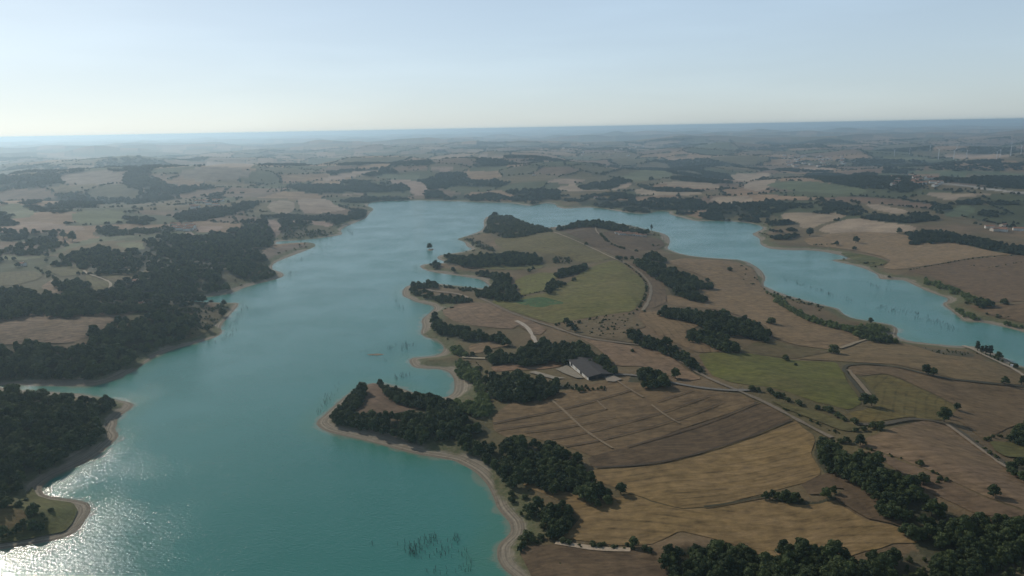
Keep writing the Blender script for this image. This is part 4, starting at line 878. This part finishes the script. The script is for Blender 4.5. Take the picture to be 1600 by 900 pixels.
proto = {}
def tree_object(kind, x, y, z, h, w, label, group=None):
    nm, cat = KIND_NAME[kind]
    o = link(nm, None); o.location = (x, y, z); o.rotation_euler = (0, 0, rng.uniform(0, 6.28)); o.scale = (w, w, h)
    setp(o, label, cat, group)
    v = rng.integers(len(CROWNS[kind]))
    c = link('crown', CROWNS[kind][v], o)
    if (kind, v) not in proto: proto[(kind, v)] = c
    if h * 1142 / math.hypot(x, y) > 5: link('trunk', TRUNKS[rng.integers(len(TRUNKS))], o)
    return o
for (px, py, hp, kind, lab) in SINGLES:
    w = unp(np.array([[px, py]], float))[0]; z = float(ground(w[:1], w[1:])[0]); D = math.hypot(math.hypot(*w), CAM_H - z)
    h = hp * D / F_PX * 1.04
    z = max(z, -.2)
    tree_object(kind, w[0], w[1], z - .1, h, h * {'b': 1.05, 's': 1.25, 'p': 1.0, 'w': 1}[kind] * rng.uniform(.95, 1.1), lab)
for j in np.where(single)[0]:
    s = SRC[TS[j]]
    tree_object(TK[j], TX[j], TY[j], TZ[j], TH[j], TWD[j], s[0], s[3])
for kind in ('b', 'w', 's'):
    for v in range(len(CROWNS[kind])):
        if (kind, v) not in proto: print('no proto', kind, v)

# masses: points that carry copies of the crowns (geometry nodes)
def scatter_group(name, protos, mat=None):
    ng = bpy.data.node_groups.new(name, 'GeometryNodeTree')
    ng.interface.new_socket('Geometry', in_out='INPUT', socket_type='NodeSocketGeometry'); ng.interface.new_socket('Geometry', in_out='OUTPUT', socket_type='NodeSocketGeometry')
    nd = ng.nodes; L = ng.links
    gi = nd.new('NodeGroupInput'); go = nd.new('NodeGroupOutput'); jn = nd.new('GeometryNodeJoinGeometry')
    def na_(nm, ty):
        n = nd.new('GeometryNodeInputNamedAttribute'); n.data_type = ty; n.inputs['Name'].default_value = nm; return n.outputs[0]
    scl = na_('scl', 'FLOAT_VECTOR'); rot = na_('rot', 'FLOAT_VECTOR'); var = na_('variant', 'INT')
    for v, pr in enumerate(protos):
        oi = nd.new('GeometryNodeObjectInfo'); oi.transform_space = 'ORIGINAL'; oi.inputs['Object'].default_value = pr; oi.inputs['As Instance'].default_value = True
        cm = nd.new('FunctionNodeCompare'); cm.data_type = 'INT'; cm.operation = 'EQUAL'
        L.new(var, cm.inputs[2]); cm.inputs[3].default_value = v
        ip = nd.new('GeometryNodeInstanceOnPoints')
        L.new(gi.outputs[0], ip.inputs['Points']); L.new(cm.outputs[0], ip.inputs['Selection']); L.new(oi.outputs['Geometry'], ip.inputs['Instance'])
        L.new(rot, ip.inputs['Rotation']); L.new(scl, ip.inputs['Scale']); L.new(ip.outputs[0], jn.inputs[0])
    last = jn.outputs[0]
    if mat:
        sm = nd.new('GeometryNodeSetMaterial'); sm.inputs['Material'].default_value = mat; L.new(last, sm.inputs[0]); last = sm.outputs[0]
    L.new(last, go.inputs[0])
    return ng
GRP = {}
for kind in ('b', 'w', 's'):
    GRP[kind] = scatter_group('scatter_' + kind, [proto[(kind, v)] for v in range(len(CROWNS[kind])) if (kind, v) in proto])
GRP['f'] = scatter_group('scatter_far', [proto[('b', v)] for v in range(5) if ('b', v) in proto], M_LEAF['f'])
def mass(name, kind, x, y, z, h, w, label, cat, mat=None):
    n = len(x)
    me = bpy.data.meshes.new(name); me.vertices.add(n); me.vertices.foreach_set('co', np.stack([x, y, z], 1).astype(np.float32).ravel())
    a = me.attributes.new('scl', 'FLOAT_VECTOR', 'POINT'); a.data.foreach_set('vector', np.stack([w, w, h], 1).astype(np.float32).ravel())
    a = me.attributes.new('rot', 'FLOAT_VECTOR', 'POINT'); a.data.foreach_set('vector', np.stack([x * 0, x * 0, rng.uniform(0, 6.28, n)], 1).astype(np.float32).ravel())
    nv = sum(1 for v in range(9) if (kind if kind != 'f' else 'b', v) in proto)
    a = me.attributes.new('variant', 'INT', 'POINT'); a.data.foreach_set('value', rng.integers(0, nv, n).astype(np.int32))
    o = link(name, me); md = o.modifiers.new('scatter', 'NODES'); md.node_group = GRP[kind]
    setp(o, label, cat, kind='stuff'); return o
for si, s in enumerate(SRC):
    for kind in ('b', 'w', 's'):
        k = np.where((TS == si) & ~single & (TK == kind))[0]
        if len(k): mass(s[2], kind, TX[k], TY[k], TZ[k], TH[k], TWD[k], s[1], 'wood' if s[2] == 'woodland' else s[2])
# woods beyond the lake
fx, fy = [], []
for i, w in enumerate(FPOLY):
    D = np.hypot(*w.mean(0)); x, y = fill(w, max(9, D / 240), 600 + i, 6); kk = vnoise(x / 45, y / 45, 411) + .6 * vnoise(x / 17, y / 17, 412) > (-.05 if i in LOOSE else -.62); x, y = x[kk], y[kk]
    fx.append(x); fy.append(y)
fx = np.concatenate(fx); fy = np.concatenate(fy); n = len(fx); D = np.hypot(fx, fy)
mass('woodland', 'f', fx, fy, ground(fx, fy) - .5, rng.uniform(5.5, 10, n), np.maximum(10, D / 210) * rng.uniform(.9, 1.4, n), 'dark woods on the shores and slopes beyond the lake', 'woods')
# patchwork woods, hedgerows and scattered trees of the plain
def cand(n, r0, r1):
    a = rng.uniform(-math.radians(44), math.radians(44), n); r = np.sqrt(rng.uniform(r0 * r0, r1 * r1, n)); return r * np.sin(a), r * np.cos(a)
hx, hy, hh, hw = [], [], [], []; wxs, wys, whs, wws = [], [], [], []
for (n, r0, r1) in ((170000, 900, 4300), (230000, 4300, 9000)):
    x, y = cand(n, r0, r1)
    okv = (shore(x, y) > 20) & ((proj(x, y, x * 0)[1] < 330) | (x < -300) | (np.hypot(x, y) > 1900) | (x > 1100))
    for w in list(WPOLY.values()) + FPOLY + FAR_POLYS + FIELD_POLYS: okv &= ~inside(w, x, y)
    x, y = x[okv], y[okv]; c, e, w, f = patchwork(x, y); D = np.hypot(x, y)
    hl = (e < np.where(f, 18, 6)) & (hsh(np.floor(c * 997), np.floor(c * 131), 5) > .2) & ~w
    scat = (rng.uniform(size=len(x)) < .03) & (vnoise(x / 130, y / 130, 401) > .45) & ~w & ~hl
    k = hl | scat
    hx.append(x[k]); hy.append(y[k]); m_ = k.sum(); hh.append(rng.uniform(3.5, 9, m_)); hw.append(np.maximum(rng.uniform(5, 12, m_), D[k] / 420))
    kw = w & (rng.uniform(size=len(x)) < np.where(f, .35, .55)) & (vnoise(x / 40, y / 40, 431) > -.5)
    m_ = kw.sum(); wxs.append(x[kw]); wys.append(y[kw]); whs.append(rng.uniform(8, 14, m_)); wws.append(np.maximum(rng.uniform(11, 17, m_), D[kw] / 230))
cat_ = np.concatenate
x, y = cat_(hx), cat_(hy); mass('hedgerow', 'f', x, y, ground(x, y) - .4, cat_(hh), cat_(hw), 'dark hedgerows and scattered trees between the far fields', 'hedgerows')
x, y = cat_(wxs), cat_(wys); mass('woodland', 'f', x, y, ground(x, y) - .6, cat_(whs), cat_(wws), 'small dark woods scattered over the hazy plain', 'woods')
print('masses', len(x), 'trees', len(T), 'single', single.sum(), 'far', n, len(x), sum(map(len, hx)))

# ------------------------------------------------------------------ buildings
M_WALL = grain_mat('white_render', (.66, .63, .57), .08, .8); M_WALL2 = grain_mat('cream_render', (.52, .45, .36), .1, .8)
M_TILE = grain_mat('clay_tiles', (.30, .16, .10), .25, 1.2); M_SHEET_SHADE = grain_mat('grey_roof_and_gable_shade', (.060, .054, .052), .2, .3, .8)
M_CONC = grain_mat('pale_concrete', (.50, .47, .42), .15, .25); M_DARK = grain_mat('dark_opening', (.03, .03, .032), .2, 1); M_STEEL = grain_mat('white_steel', (.62, .63, .64), .05, .2, .5)
M_GLASS = grain_mat('window_glass', (.035, .045, .055), .1, 1, .15); M_RUB = grain_mat('rubber', (.02, .02, .02), .1, 3)
def box(bm, x0, x1, y0, y1, z0, z1):
    v = [bm.verts.new((x, y, z)) for z in (z0, z1) for y in (y0, y1) for x in (x0, x1)]
    for f in ((0, 2, 3, 1), (4, 5, 7, 6), (0, 1, 5, 4), (2, 6, 7, 3), (0, 4, 6, 2), (1, 3, 7, 5)): bm.faces.new([v[i] for i in f])
def poly_prism(bm, pts, a, b, axis='x'):
    """outline pts (u, z) swept along an axis from a to b"""
    def P3(u, z, t): return (t, u, z) if axis == 'x' else (u, t, z)
    r0 = [bm.verts.new(P3(u, z, a)) for u, z in pts]; r1 = [bm.verts.new(P3(u, z, b)) for u, z in pts]
    n = len(pts)
    for i in range(n): bm.faces.new((r0[i], r0[(i + 1) % n], r1[(i + 1) % n], r1[i]))
    bm.faces.new(r0[::-1]); bm.faces.new(r1)
    bmesh.ops.recalc_face_normals(bm, faces=bm.faces)
def obj(name, build, mat, parent=None):
    bm = bmesh.new(); build(bm); me = bpy.data.meshes.new(name); bm.to_mesh(me); bm.free(); me.materials.append(mat)
    return link(name, me, parent)

# barn: long grey roof, white long wall towards the lake
bl = unp(P("890,571 919,594 949,590"), .0)
ax = bl[1] - bl[0]; Lb = 46.0; Wb = 26.0
ang = math.atan2(ax[1], ax[0])
e_x = np.array([math.cos(ang), math.sin(ang)]); e_y = np.array([-math.sin(ang), math.cos(ang)])
if e_y @ (bl[2] - bl[1]) < 0: e_y = -e_y; ang += math.pi; e_x = -e_x; e_y = np.array([-math.sin(ang), math.cos(ang)])
Lb = min(max(float(np.linalg.norm(ax)) * 1.02, 36), 75)
bc = (bl[0] + bl[1]) / 2 + e_y * Wb / 2
barn = link('barn', None); barn.location = (bc[0], bc[1], float(ground(*[np.array([v]) for v in bc])[0])); barn.rotation_euler = (0, 0, ang)
setp(barn, 'large farm barn with dark grey roof and white side wall', 'barn')
hx_, hy_ = Lb / 2, Wb / 2; EV, RG = 4.1, 6.0
obj('wall', lambda bm: (box(bm, -hx_, hx_, -hy_, -hy_ + .3, -3, EV), box(bm, -hx_, hx_, hy_ - .3, hy_, -3, EV)), M_WALL, barn)
for sx in (-1, 1):
    obj('gable_wall', lambda bm: poly_prism(bm, [(-hy_ + .31, -3), (hy_ - .31, -3), (hy_ - .31, EV - .05), (0, RG - .2), (-hy_ + .31, EV - .05)], sx * hx_ - .15 * sx, sx * hx_ - .45 * sx), M_SHEET_SHADE if sx > 0 else M_WALL, barn)  # near gable takes the dark roof colour to stand in for its shadow
    obj('roof', lambda bm: poly_prism(bm, [(0, RG + .25), (sx * (hy_ + 1.2), EV - .1), (sx * (hy_ + 1.2), EV - .35), (0, RG)], -hx_ - 1, hx_ + 1), M_SHEET_SHADE, barn)
obj('ridge_cap', lambda bm: box(bm, -hx_ - 1, hx_ + 1, -.4, .4, RG + .2, RG + .42), M_SHEET_SHADE, barn)
for k in range(4):
    xx = -hx_ + (k + .5) * Lb / 4
    obj('door', lambda bm: box(bm, xx - 2.4, xx + 2.4, -hy_ - .12, -hy_ + .02, -.2, 3.8), M_WALL2 if k % 2 else M_DARK, barn)
for k in range(3):
    yy = -hy_ + (k + .5) * Wb / 3
    obj('opening', lambda bm: box(bm, hx_ - .2, hx_ - .05, yy - 3, yy + 3, -.2, 4.2), M_DARK, barn)
for k in range(8):
    xx = -hx_ + (k + .5) * Lb / 8
    obj('skylight', lambda bm: poly_prism(bm, [(-hy_ * .75, EV - .1 + (RG + .36 - EV) * .295), (-hy_ * .5, EV - .1 + (RG + .36 - EV) * .525), (-hy_ * .5, EV - .2 + (RG + .36 - EV) * .525), (-hy_ * .75, EV - .2 + (RG + .36 - EV) * .295)], xx - .5, xx + .5), M_GLASS, barn)
for nm, lab, c, s in (('farmyard', 'pale concrete yard strip left of the barn', (.26, .225, .175), "826,583 836,581 868,590 884,592 866,594"), ('farmyard', 'white gravel apron along the barn wall', (.25, .215, .165), "868,578 886,572 893,577 912,592 900,592 880,584"), ('farmyard', 'pale ground at the road end of the barn', (.25, .21, .165), "945,591 958,588 972,594 960,598 948,597")):
    w = unp(P(s)); o = link(nm, drape(nm, w, grain_mat(nm, c, .2, .3), 1.15, 4)); setp(o, lab, 'yard', kind='structure')
# long low hedge bank between the yard strips
w = unp(P("835,580 845,580 880,589"), .5)

def house(x, y, rot, L, W, H, wall, label, group=None, name='house'):
    o = link(name, None); o.location = (x, y, float(ground(np.array([x]), np.array([y]))[0])); o.rotation_euler = (0, 0, rot); setp(o, label, 'house', group)
    l, w = L / 2, W / 2; r = H + W * .22
    obj('wall', lambda bm: poly_prism(bm, [(-w, -3), (w, -3), (w, H), (0, r), (-w, H)], -l, l), wall, o)
    for s in (-1, 1): obj('roof', lambda bm: poly_prism(bm, [(0, r + .28), (s * (w + .5), H - .02), (s * (w + .5), H - .22), (0, r + .03)], -l - .4, l + .4), M_TILE, o)
    return o
def house_detail(o, L, W, H):
    l, w = L / 2, W / 2
    for s in (-1, 1):
        for t in (-.3, .3): obj('window', lambda bm: box(bm, t * L - .6, t * L + .6, s * w - .06, s * w + .06, 1.0, 2.4), M_GLASS, o)
    obj('door', lambda bm: box(bm, -.5, .5, -w - .08, -w + .05, -.3, 2.1), M_DARK, o)
    obj('chimney', lambda bm: box(bm, l * .5 - .4, l * .5 + .4, -.4, .4, H, H + W * .22 + 1.3), M_WALL2, o)
RIDGE = [(966, 365, 'leftmost white house of the ridge village'), (972, 367, 'white house second from the left in the ridge village'), (979, 366, 'white house in the middle of the ridge village, upper row'), (984, 368, 'pale house in the middle of the ridge village, lower row'), (991, 367, 'cream house right of the middle in the ridge village'), (998, 369, 'white house second from the right in the ridge village'), (1006, 370, 'rightmost house of the ridge village, nearest the lake')]
for px, py, lab in RIDGE:
    w = unp(np.array([[px, py]], float))[0]; o = house(w[0], w[1], rng.uniform(-.4, .4), rng.uniform(11, 16), 8, 4, [M_WALL, M_WALL2][rng.integers(2)], lab); house_detail(o, 12, 8, 4)
LONEH = [(127, 546, 'small white roofed shed showing among the trees of the left headland', 9), (35, 415, 'white house on the left hillside track', 12), (182, 411, 'pale house half hidden in the left hillside wood', 12), (196, 407, 'white farmhouse above the left hillside wood', 14), (931, 310, 'white house in the wood beyond the far shore', 13), (834, 274, 'white farmhouse on the far green slope', 14), (213, 442, 'pale shed by the slope among the left woods', 9), (222, 478, 'pale shed beside the left stubble field', 10)]
for px, py, lab, L in LONEH:
    w = unp(np.array([[px, py]], float))[0]; o = house(w[0], w[1], rng.uniform(-.5, .5), L, 8, 4.4, M_WALL, lab); house_detail(o, L, 8, 4.4)
# little shed in the headland wood is taller than the canopy gap round it
VILL = [('houses of the far village on the right plain', 'white house in the far village right of centre', (1225, 243, 1325, 261), 46), ('houses of the village along the road on the right', 'pale house in the wooded village by the highway', (1395, 276, 1475, 292), 26),
        ('houses of the hamlet on the left hillside', 'pale house in the hamlet above the left woods', (272, 352, 300, 363), 12), ('houses of the hamlet under the left hills', 'pale house in the hazy hamlet on the left hills', (300, 314, 345, 326), 14), ('houses strung along the far valley', 'tiny pale house strung along the far valley', (880, 226, 1010, 244), 26), ('farms beyond the right wood', 'pale farmhouse behind the dark right hand wood', (1545, 352, 1600, 366), 7)]
for grp, lab, (x0, y0, x1, y1), n in VILL:
    w = unp(np.stack([rng.uniform(x0, x1, n), rng.uniform(y0, y1, n)], 1))
    for a in w:
        D = math.hypot(*a); s = 1 + D / 9000
        house(a[0], a[1], rng.uniform(-.8, .8), rng.uniform(11, 18) * s, 8 * s, 4.5 * s, [M_WALL, M_WALL2, M_WALL][rng.integers(3)], lab, grp)

# ------------------------------------------------------------------ wind turbines
TURB = [(1397, 244, 8, 'leftmost white wind turbine on the far plain'), (1421, 241, 8, 'second wind turbine from the left, standing behind the others'), (1453, 236, 6, 'smallest and faintest wind turbine'), (1466, 249, 13, 'tall wind turbine standing fourth from the left'), (1490, 249, 11, 'wind turbine fifth from the left in front of the dark band'), (1495, 235, 7, 'faint wind turbine behind the fifth one'),
        (1510, 248, 10, 'wind turbine seventh from the left'), (1557, 248, 9, 'left one of the close pair of wind turbines'), (1562, 246, 9, 'right one of the close pair of wind turbines'), (1579, 243, 15, 'tallest wind turbine near the right edge'), (1595, 241, 10, 'rightmost wind turbine at the edge of view')]
for px, py, hp, lab in TURB:
    w = unp(np.array([[px, py]], float))[0]; z = float(ground(w[:1], w[1:])[0]); D = math.hypot(*w); h = hp * D / F_PX; rr = max(.035 * h, D * .00024)
    t = link('wind_turbine', None); t.location = (w[0], w[1], z); t.rotation_euler = (0, 0, rng.uniform(-.6, .6)); setp(t, lab, 'wind turbine', 'wind turbines on the far plain')
    def tow(bm):
        q = bmesh.ops.create_cone(bm, cap_ends=True, segments=10, radius1=rr, radius2=rr * .6, depth=h + 4)
        for v in q['verts']: v.co.z += h / 2 - 2
    obj('tower', tow, M_STEEL, t)
    obj('nacelle', lambda bm: box(bm, -rr, rr, -rr * 2.2, rr * 2, h - rr * .2, h + rr * 1.6), M_STEEL, t)
    a0 = rng.uniform(0, 2)
    for k in range(3):
        a = a0 + k * 2.0944; l = h * .48
        def bld(bm):
            pts = [(rr * .35, 0), (rr * .55, l * .2), (rr * .12, l), (-rr * .12, l), (-rr * .3, l * .15)]
            poly_prism(bm, pts, -rr * .12, rr * .12, 'y')
            bmesh.ops.transform(bm, matrix=Matrix.Translation((0, -rr * 2.5, h + rr * .7)) @ Matrix.Rotation(a, 4, 'Y'), verts=bm.verts)
        obj('blade', bld, M_STEEL, t)

# ------------------------------------------------------------------ white van by the shore track
w = unp(P("1583,573"))[0]; van = link('parked_van', None); van.location = (w[0], w[1], float(ground(w[:1], w[1:])[0]) + .1); van.rotation_euler = (0, 0, .5); van.scale = (1.25, 1.25, 1.25)
setp(van, 'small white vehicle parked on the right shore beside the track', 'van')
obj('body', lambda bm: poly_prism(bm, [(-2.6, .45), (2.7, .45), (2.75, 1.15), (2.0, 1.3), (1.35, 2.25), (-2.5, 2.35), (-2.65, 2.1)], -1, 1, 'y') or bmesh.ops.rotate(bm, cent=(0, 0, 0), matrix=Matrix.Rotation(0, 3, 'Z'), verts=bm.verts), M_STEEL, van)
obj('windscreen', lambda bm: poly_prism(bm, [(2.0, 1.34), (2.03, 1.34), (1.42, 2.2), (1.39, 2.2)], -.85, .85, 'y'), M_GLASS, van)
for s in (-1, 1):
    obj('side_window', lambda bm: box(bm, .2, 1.3, s * 1.0 - .02, s * 1.0 + .02, 1.35, 2.05), M_GLASS, van)
    for xx in (-1.7, 1.75):
        def wh(bm):
            bmesh.ops.create_cone(bm, cap_ends=True, segments=14, radius1=.36, radius2=.36, depth=.26)
            bmesh.ops.transform(bm, matrix=Matrix.Translation((xx, s * .92, .36)) @ Matrix.Rotation(math.pi / 2, 4, 'X'), verts=bm.verts)
        obj('wheel', wh, M_RUB, van)

# ------------------------------------------------------------------ islets and drowned trees in the lake
def islet(cx, cy, wpx, hpx, label, top):
    c = unp0(np.array([[cx, cy], [cx - wpx / 2, cy], [cx + wpx / 2, cy], [cx, cy - hpx / 2], [cx, cy + hpx / 2]], float))
    a = abs(c[2] - c[1])[0] / 2; b_ = np.hypot(*(c[3] - c[4])) / 2; bm = bmesh.new(); rd = np.random.default_rng(int(cx)); ph = rd.uniform(0, 6, 3)
    rings = [(1.3, -1.2), (1.0, 0.05), (.72, top * .6), (.38, top), (.0, top * 1.1)]; rr = []
    for k, (s, z) in enumerate(rings[:-1]):
        rr.append([bm.verts.new((math.cos(t) * a * s * (1 + .16 * math.sin(2 * t + ph[0]) + .1 * math.sin(5 * t + ph[1])), math.sin(t) * b_ * s * (1 + .14 * math.sin(3 * t + ph[2])), z)) for t in np.linspace(0, 2 * math.pi, 28, endpoint=False)])
    for p_, q_ in zip(rr[:-1], rr[1:]):
        for i in range(28): bm.faces.new((p_[i], p_[(i + 1) % 28], q_[(i + 1) % 28], q_[i]))
    tv = bm.verts.new((0, 0, top * 1.1))
    for i in range(28): bm.faces.new((rr[-1][i], rr[-1][(i + 1) % 28], tv))
    me = bpy.data.meshes.new('islet'); bm.to_mesh(me); bm.free(); me.materials.append(M_MUD)
    o = link('islet', me); o.location = (c[0][0], c[0][1], 0); setp(o, label, 'islet', kind='structure')
M_MUD = grain_mat('dried_mud', (.23, .17, .11), .25, .5)
islet(587, 554, 22, 2.6, 'low bare mud islet off the sandy bay', .5)
islet(673, 390, 9, 3, 'tiny islet with a bushy tree in the main lake', .8)

def dead_mesh(seed):
    rd = random.Random(seed); bm = bmesh.new()
    def limb(p0, p1, r0, r1, n=5):
        d = (p1 - p0).normalized(); u = d.orthogonal().normalized(); w_ = d.cross(u); ra = []; rb = []
        for i in range(n):
            a = 2 * math.pi * i / n; e = u * math.cos(a) + w_ * math.sin(a); ra.append(bm.verts.new(p0 + e * r0)); rb.append(bm.verts.new(p1 + e * r1))
        for i in range(n): bm.faces.new((ra[i], ra[(i + 1) % n], rb[(i + 1) % n], rb[i]))
        bm.faces.new(rb)
    a = Vector((0, 0, -.3)); b_ = Vector((rd.uniform(-.06, .06), rd.uniform(-.06, .06), .5)); c = Vector((rd.uniform(-.15, .15), rd.uniform(-.15, .15), 1))
    limb(a, b_, .05, .036); limb(b_, c, .036, .012)
    for i in range(rd.randint(1, 4)):
        t = b_.lerp(c, rd.uniform(0, .6)); an = rd.uniform(0, 6.28); limb(t, t + Vector((math.cos(an) * .22, math.sin(an) * .22, rd.uniform(.12, .3))), .02, .007, 4)
    me = bpy.data.meshes.new('dead_tree'); bm.to_mesh(me); bm.free(); me.materials.append(M_DEAD); return me
DEADM = [dead_mesh(i) for i in range(8)]
DEAD = [ # label, outline or line, count, height m
 ('bare drowned stem in the large cluster off the bottom beach', 'p', "605,842 618,832 616,845 632,848 655,842 700,830 716,838 722,852 735,870 742,888 735,899 690,899 668,895 652,878 628,862", 170, (1.6, 3.6)),
 ('drowned stem standing alone left of the large cluster', 'p', "576,852 582,848 585,852 580,855", 4, (1.5, 2.5)),
 ('bare drowned stem in front of the sandy bay', 'p', "604,545 615,538 640,536 652,541 648,547 622,549", 34, (2.5, 5)),
 ('drowned stem behind the wooded headland', 'p', "612,590 640,584 644,588 618,594", 16, (2.5, 5)),
 ('drowned stem off the left side of the wooded headland', 'l', "527,604 523,612 513,622 509,630 501,642 496,648", 26, (2, 4.5)),
 ('drowned stem off the second left headland', 'l', "390,476 380,484 371,496 367,507 364,520 355,528 330,536", 44, (2, 4.5)),
 ('drowned stem near the left shore of the main lake', 'l', "456,424 455,431", 8, (3, 6)), ('drowned stem off the upper left shore', 'l', "437,416 445,421 512,385 505,382", 16, (3, 6)),
 ('drowned stem at the far left shore bend', 'p', "540,357 548,360 553,366 548,366", 12, (4, 8)), ('drowned stem off the hooked spit', 'p', "616,456 620,456 618,460 632,482 630,484 618,482", 10, (3, 5)), ('drowned stem in the water by the narrow spit', 'p', "643,414 650,414 652,422 646,420", 6, (3, 5)),
 ('drowned stem off the upper spit', 'p', "700,392 725,385 738,392 722,395", 10, (3, 5)), ('drowned stem beside the mud islet', 'p', "556,552 570,548 600,560 616,570 612,572 590,562", 8, (2.5, 4)),
 ('drowned stem in the long row across the right arm', 'l', "1228,436 1240,440 1252,445 1275,452 1287,456 1300,461 1318,465 1335,470", 60, (1.5, 2.8)),
 ('drowned stem in the dense patch in the right arm', 'p', "1350,473 1385,478 1420,484 1450,492 1480,505 1500,515 1490,518 1465,510 1440,502 1410,494 1380,487", 120, (1.4, 2.6)), ('drowned stem in the upper part of the right arm', 'p', "1352,440 1375,446 1392,454 1380,453 1360,450", 14, (2, 4)),
]
DL = []
for lab, kd, s, n, hr in DEAD:
    p_ = P(s)
    if kd == 'p':
        w = unp0(p_); mn, mx = w.min(0), w.max(0); x = rng.uniform(mn[0], mx[0], n * 14); y = rng.uniform(mn[1], mx[1], n * 14); k = inside(w, x, y)
        nz = vnoise(x / 9, y / 16, 7) + rng.normal(0, .5, len(x)); k &= nz > 0; x, y = x[k][:n], y[k][:n]
    else:
        w = unp0(p_); d = np.r_[0, np.cumsum(np.hypot(*(w[1:] - w[:-1]).T))]; t = rng.uniform(0, d[-1], n); sg = np.hypot(*w.mean(0)) * .003
        x = np.interp(t, d, w[:, 0]) + rng.normal(0, sg, n); y = np.interp(t, d, w[:, 1]) + rng.normal(0, sg * 2, n)
    k = shore(x, y) < -1
    for a, c in zip(x[k], y[k]): DL.append((a, c, rng.uniform(*hr), lab))
DL.sort(key=lambda t: -t[2] / math.hypot(t[0], t[1]))
for a, c, h, lab in DL[:300]:
    o = link('dead_tree', DEADM[rng.integers(8)]); D = math.hypot(a, c); w_ = max(h * .75, D * .0030)
    o.location = (a, c, 0); o.scale = (w_, w_, h); o.rotation_euler = (rng.normal(0, .1), rng.normal(0, .1), rng.uniform(0, 6.28)); setp(o, lab, 'dead tree', lab.replace('stem', 'stems'))
rest = DL[300:]
if rest:
    V, Fq = [], []
    for a, c, h, lab in rest:
        D = math.hypot(a, c); r = D * .00016 + .05; b0 = len(V); lx, ly = rng.normal(0, .12 * h, 2)
        for z, q_ in ((-.5, 1), (h, .4)):
            for k in range(4):
                t = k * 1.571; V.append((a + math.cos(t) * r * q_ + lx * (z > 0), c + math.sin(t) * r * q_ + ly * (z > 0), z))
        for k in range(4): Fq.append((b0 + k, b0 + (k + 1) % 4, b0 + 4 + (k + 1) % 4, b0 + 4 + k))
    setp(link('drowned_stems', mesh_np('drowned_stems', V, np.array(Fq), [M_DEAD])), 'thin drowned stems scattered in the right arm of the lake', 'dead stems', kind='stuff')

# ------------------------------------------------------------------ haze
mt = bpy.data.materials.new('haze'); mt.use_nodes = True; nt = mt.node_tree; nt.nodes.clear()
out = nt.nodes.new('ShaderNodeOutputMaterial'); pv = nt.nodes.new('ShaderNodeVolumePrincipled'); nt.links.new(pv.outputs[0], out.inputs['Volume'])
pv.inputs['Color'].default_value = (*HAZE_COLOR, 1); pv.inputs['Density'].default_value = HAZE_DENSITY; pv.inputs['Anisotropy'].default_value = HAZE_ANISO
bm = bmesh.new(); box(bm, -52000, 52000, -52000, 52000, -9.5, max(258, float(GZ.max()) + 20)); bmesh.ops.recalc_face_normals(bm, faces=bm.faces)
me = bpy.data.meshes.new('haze'); bm.to_mesh(me); bm.free(); me.materials.append(mt)
setp(link('haze', me), 'thin blue haze hanging over the whole plain', 'haze', kind='stuff')
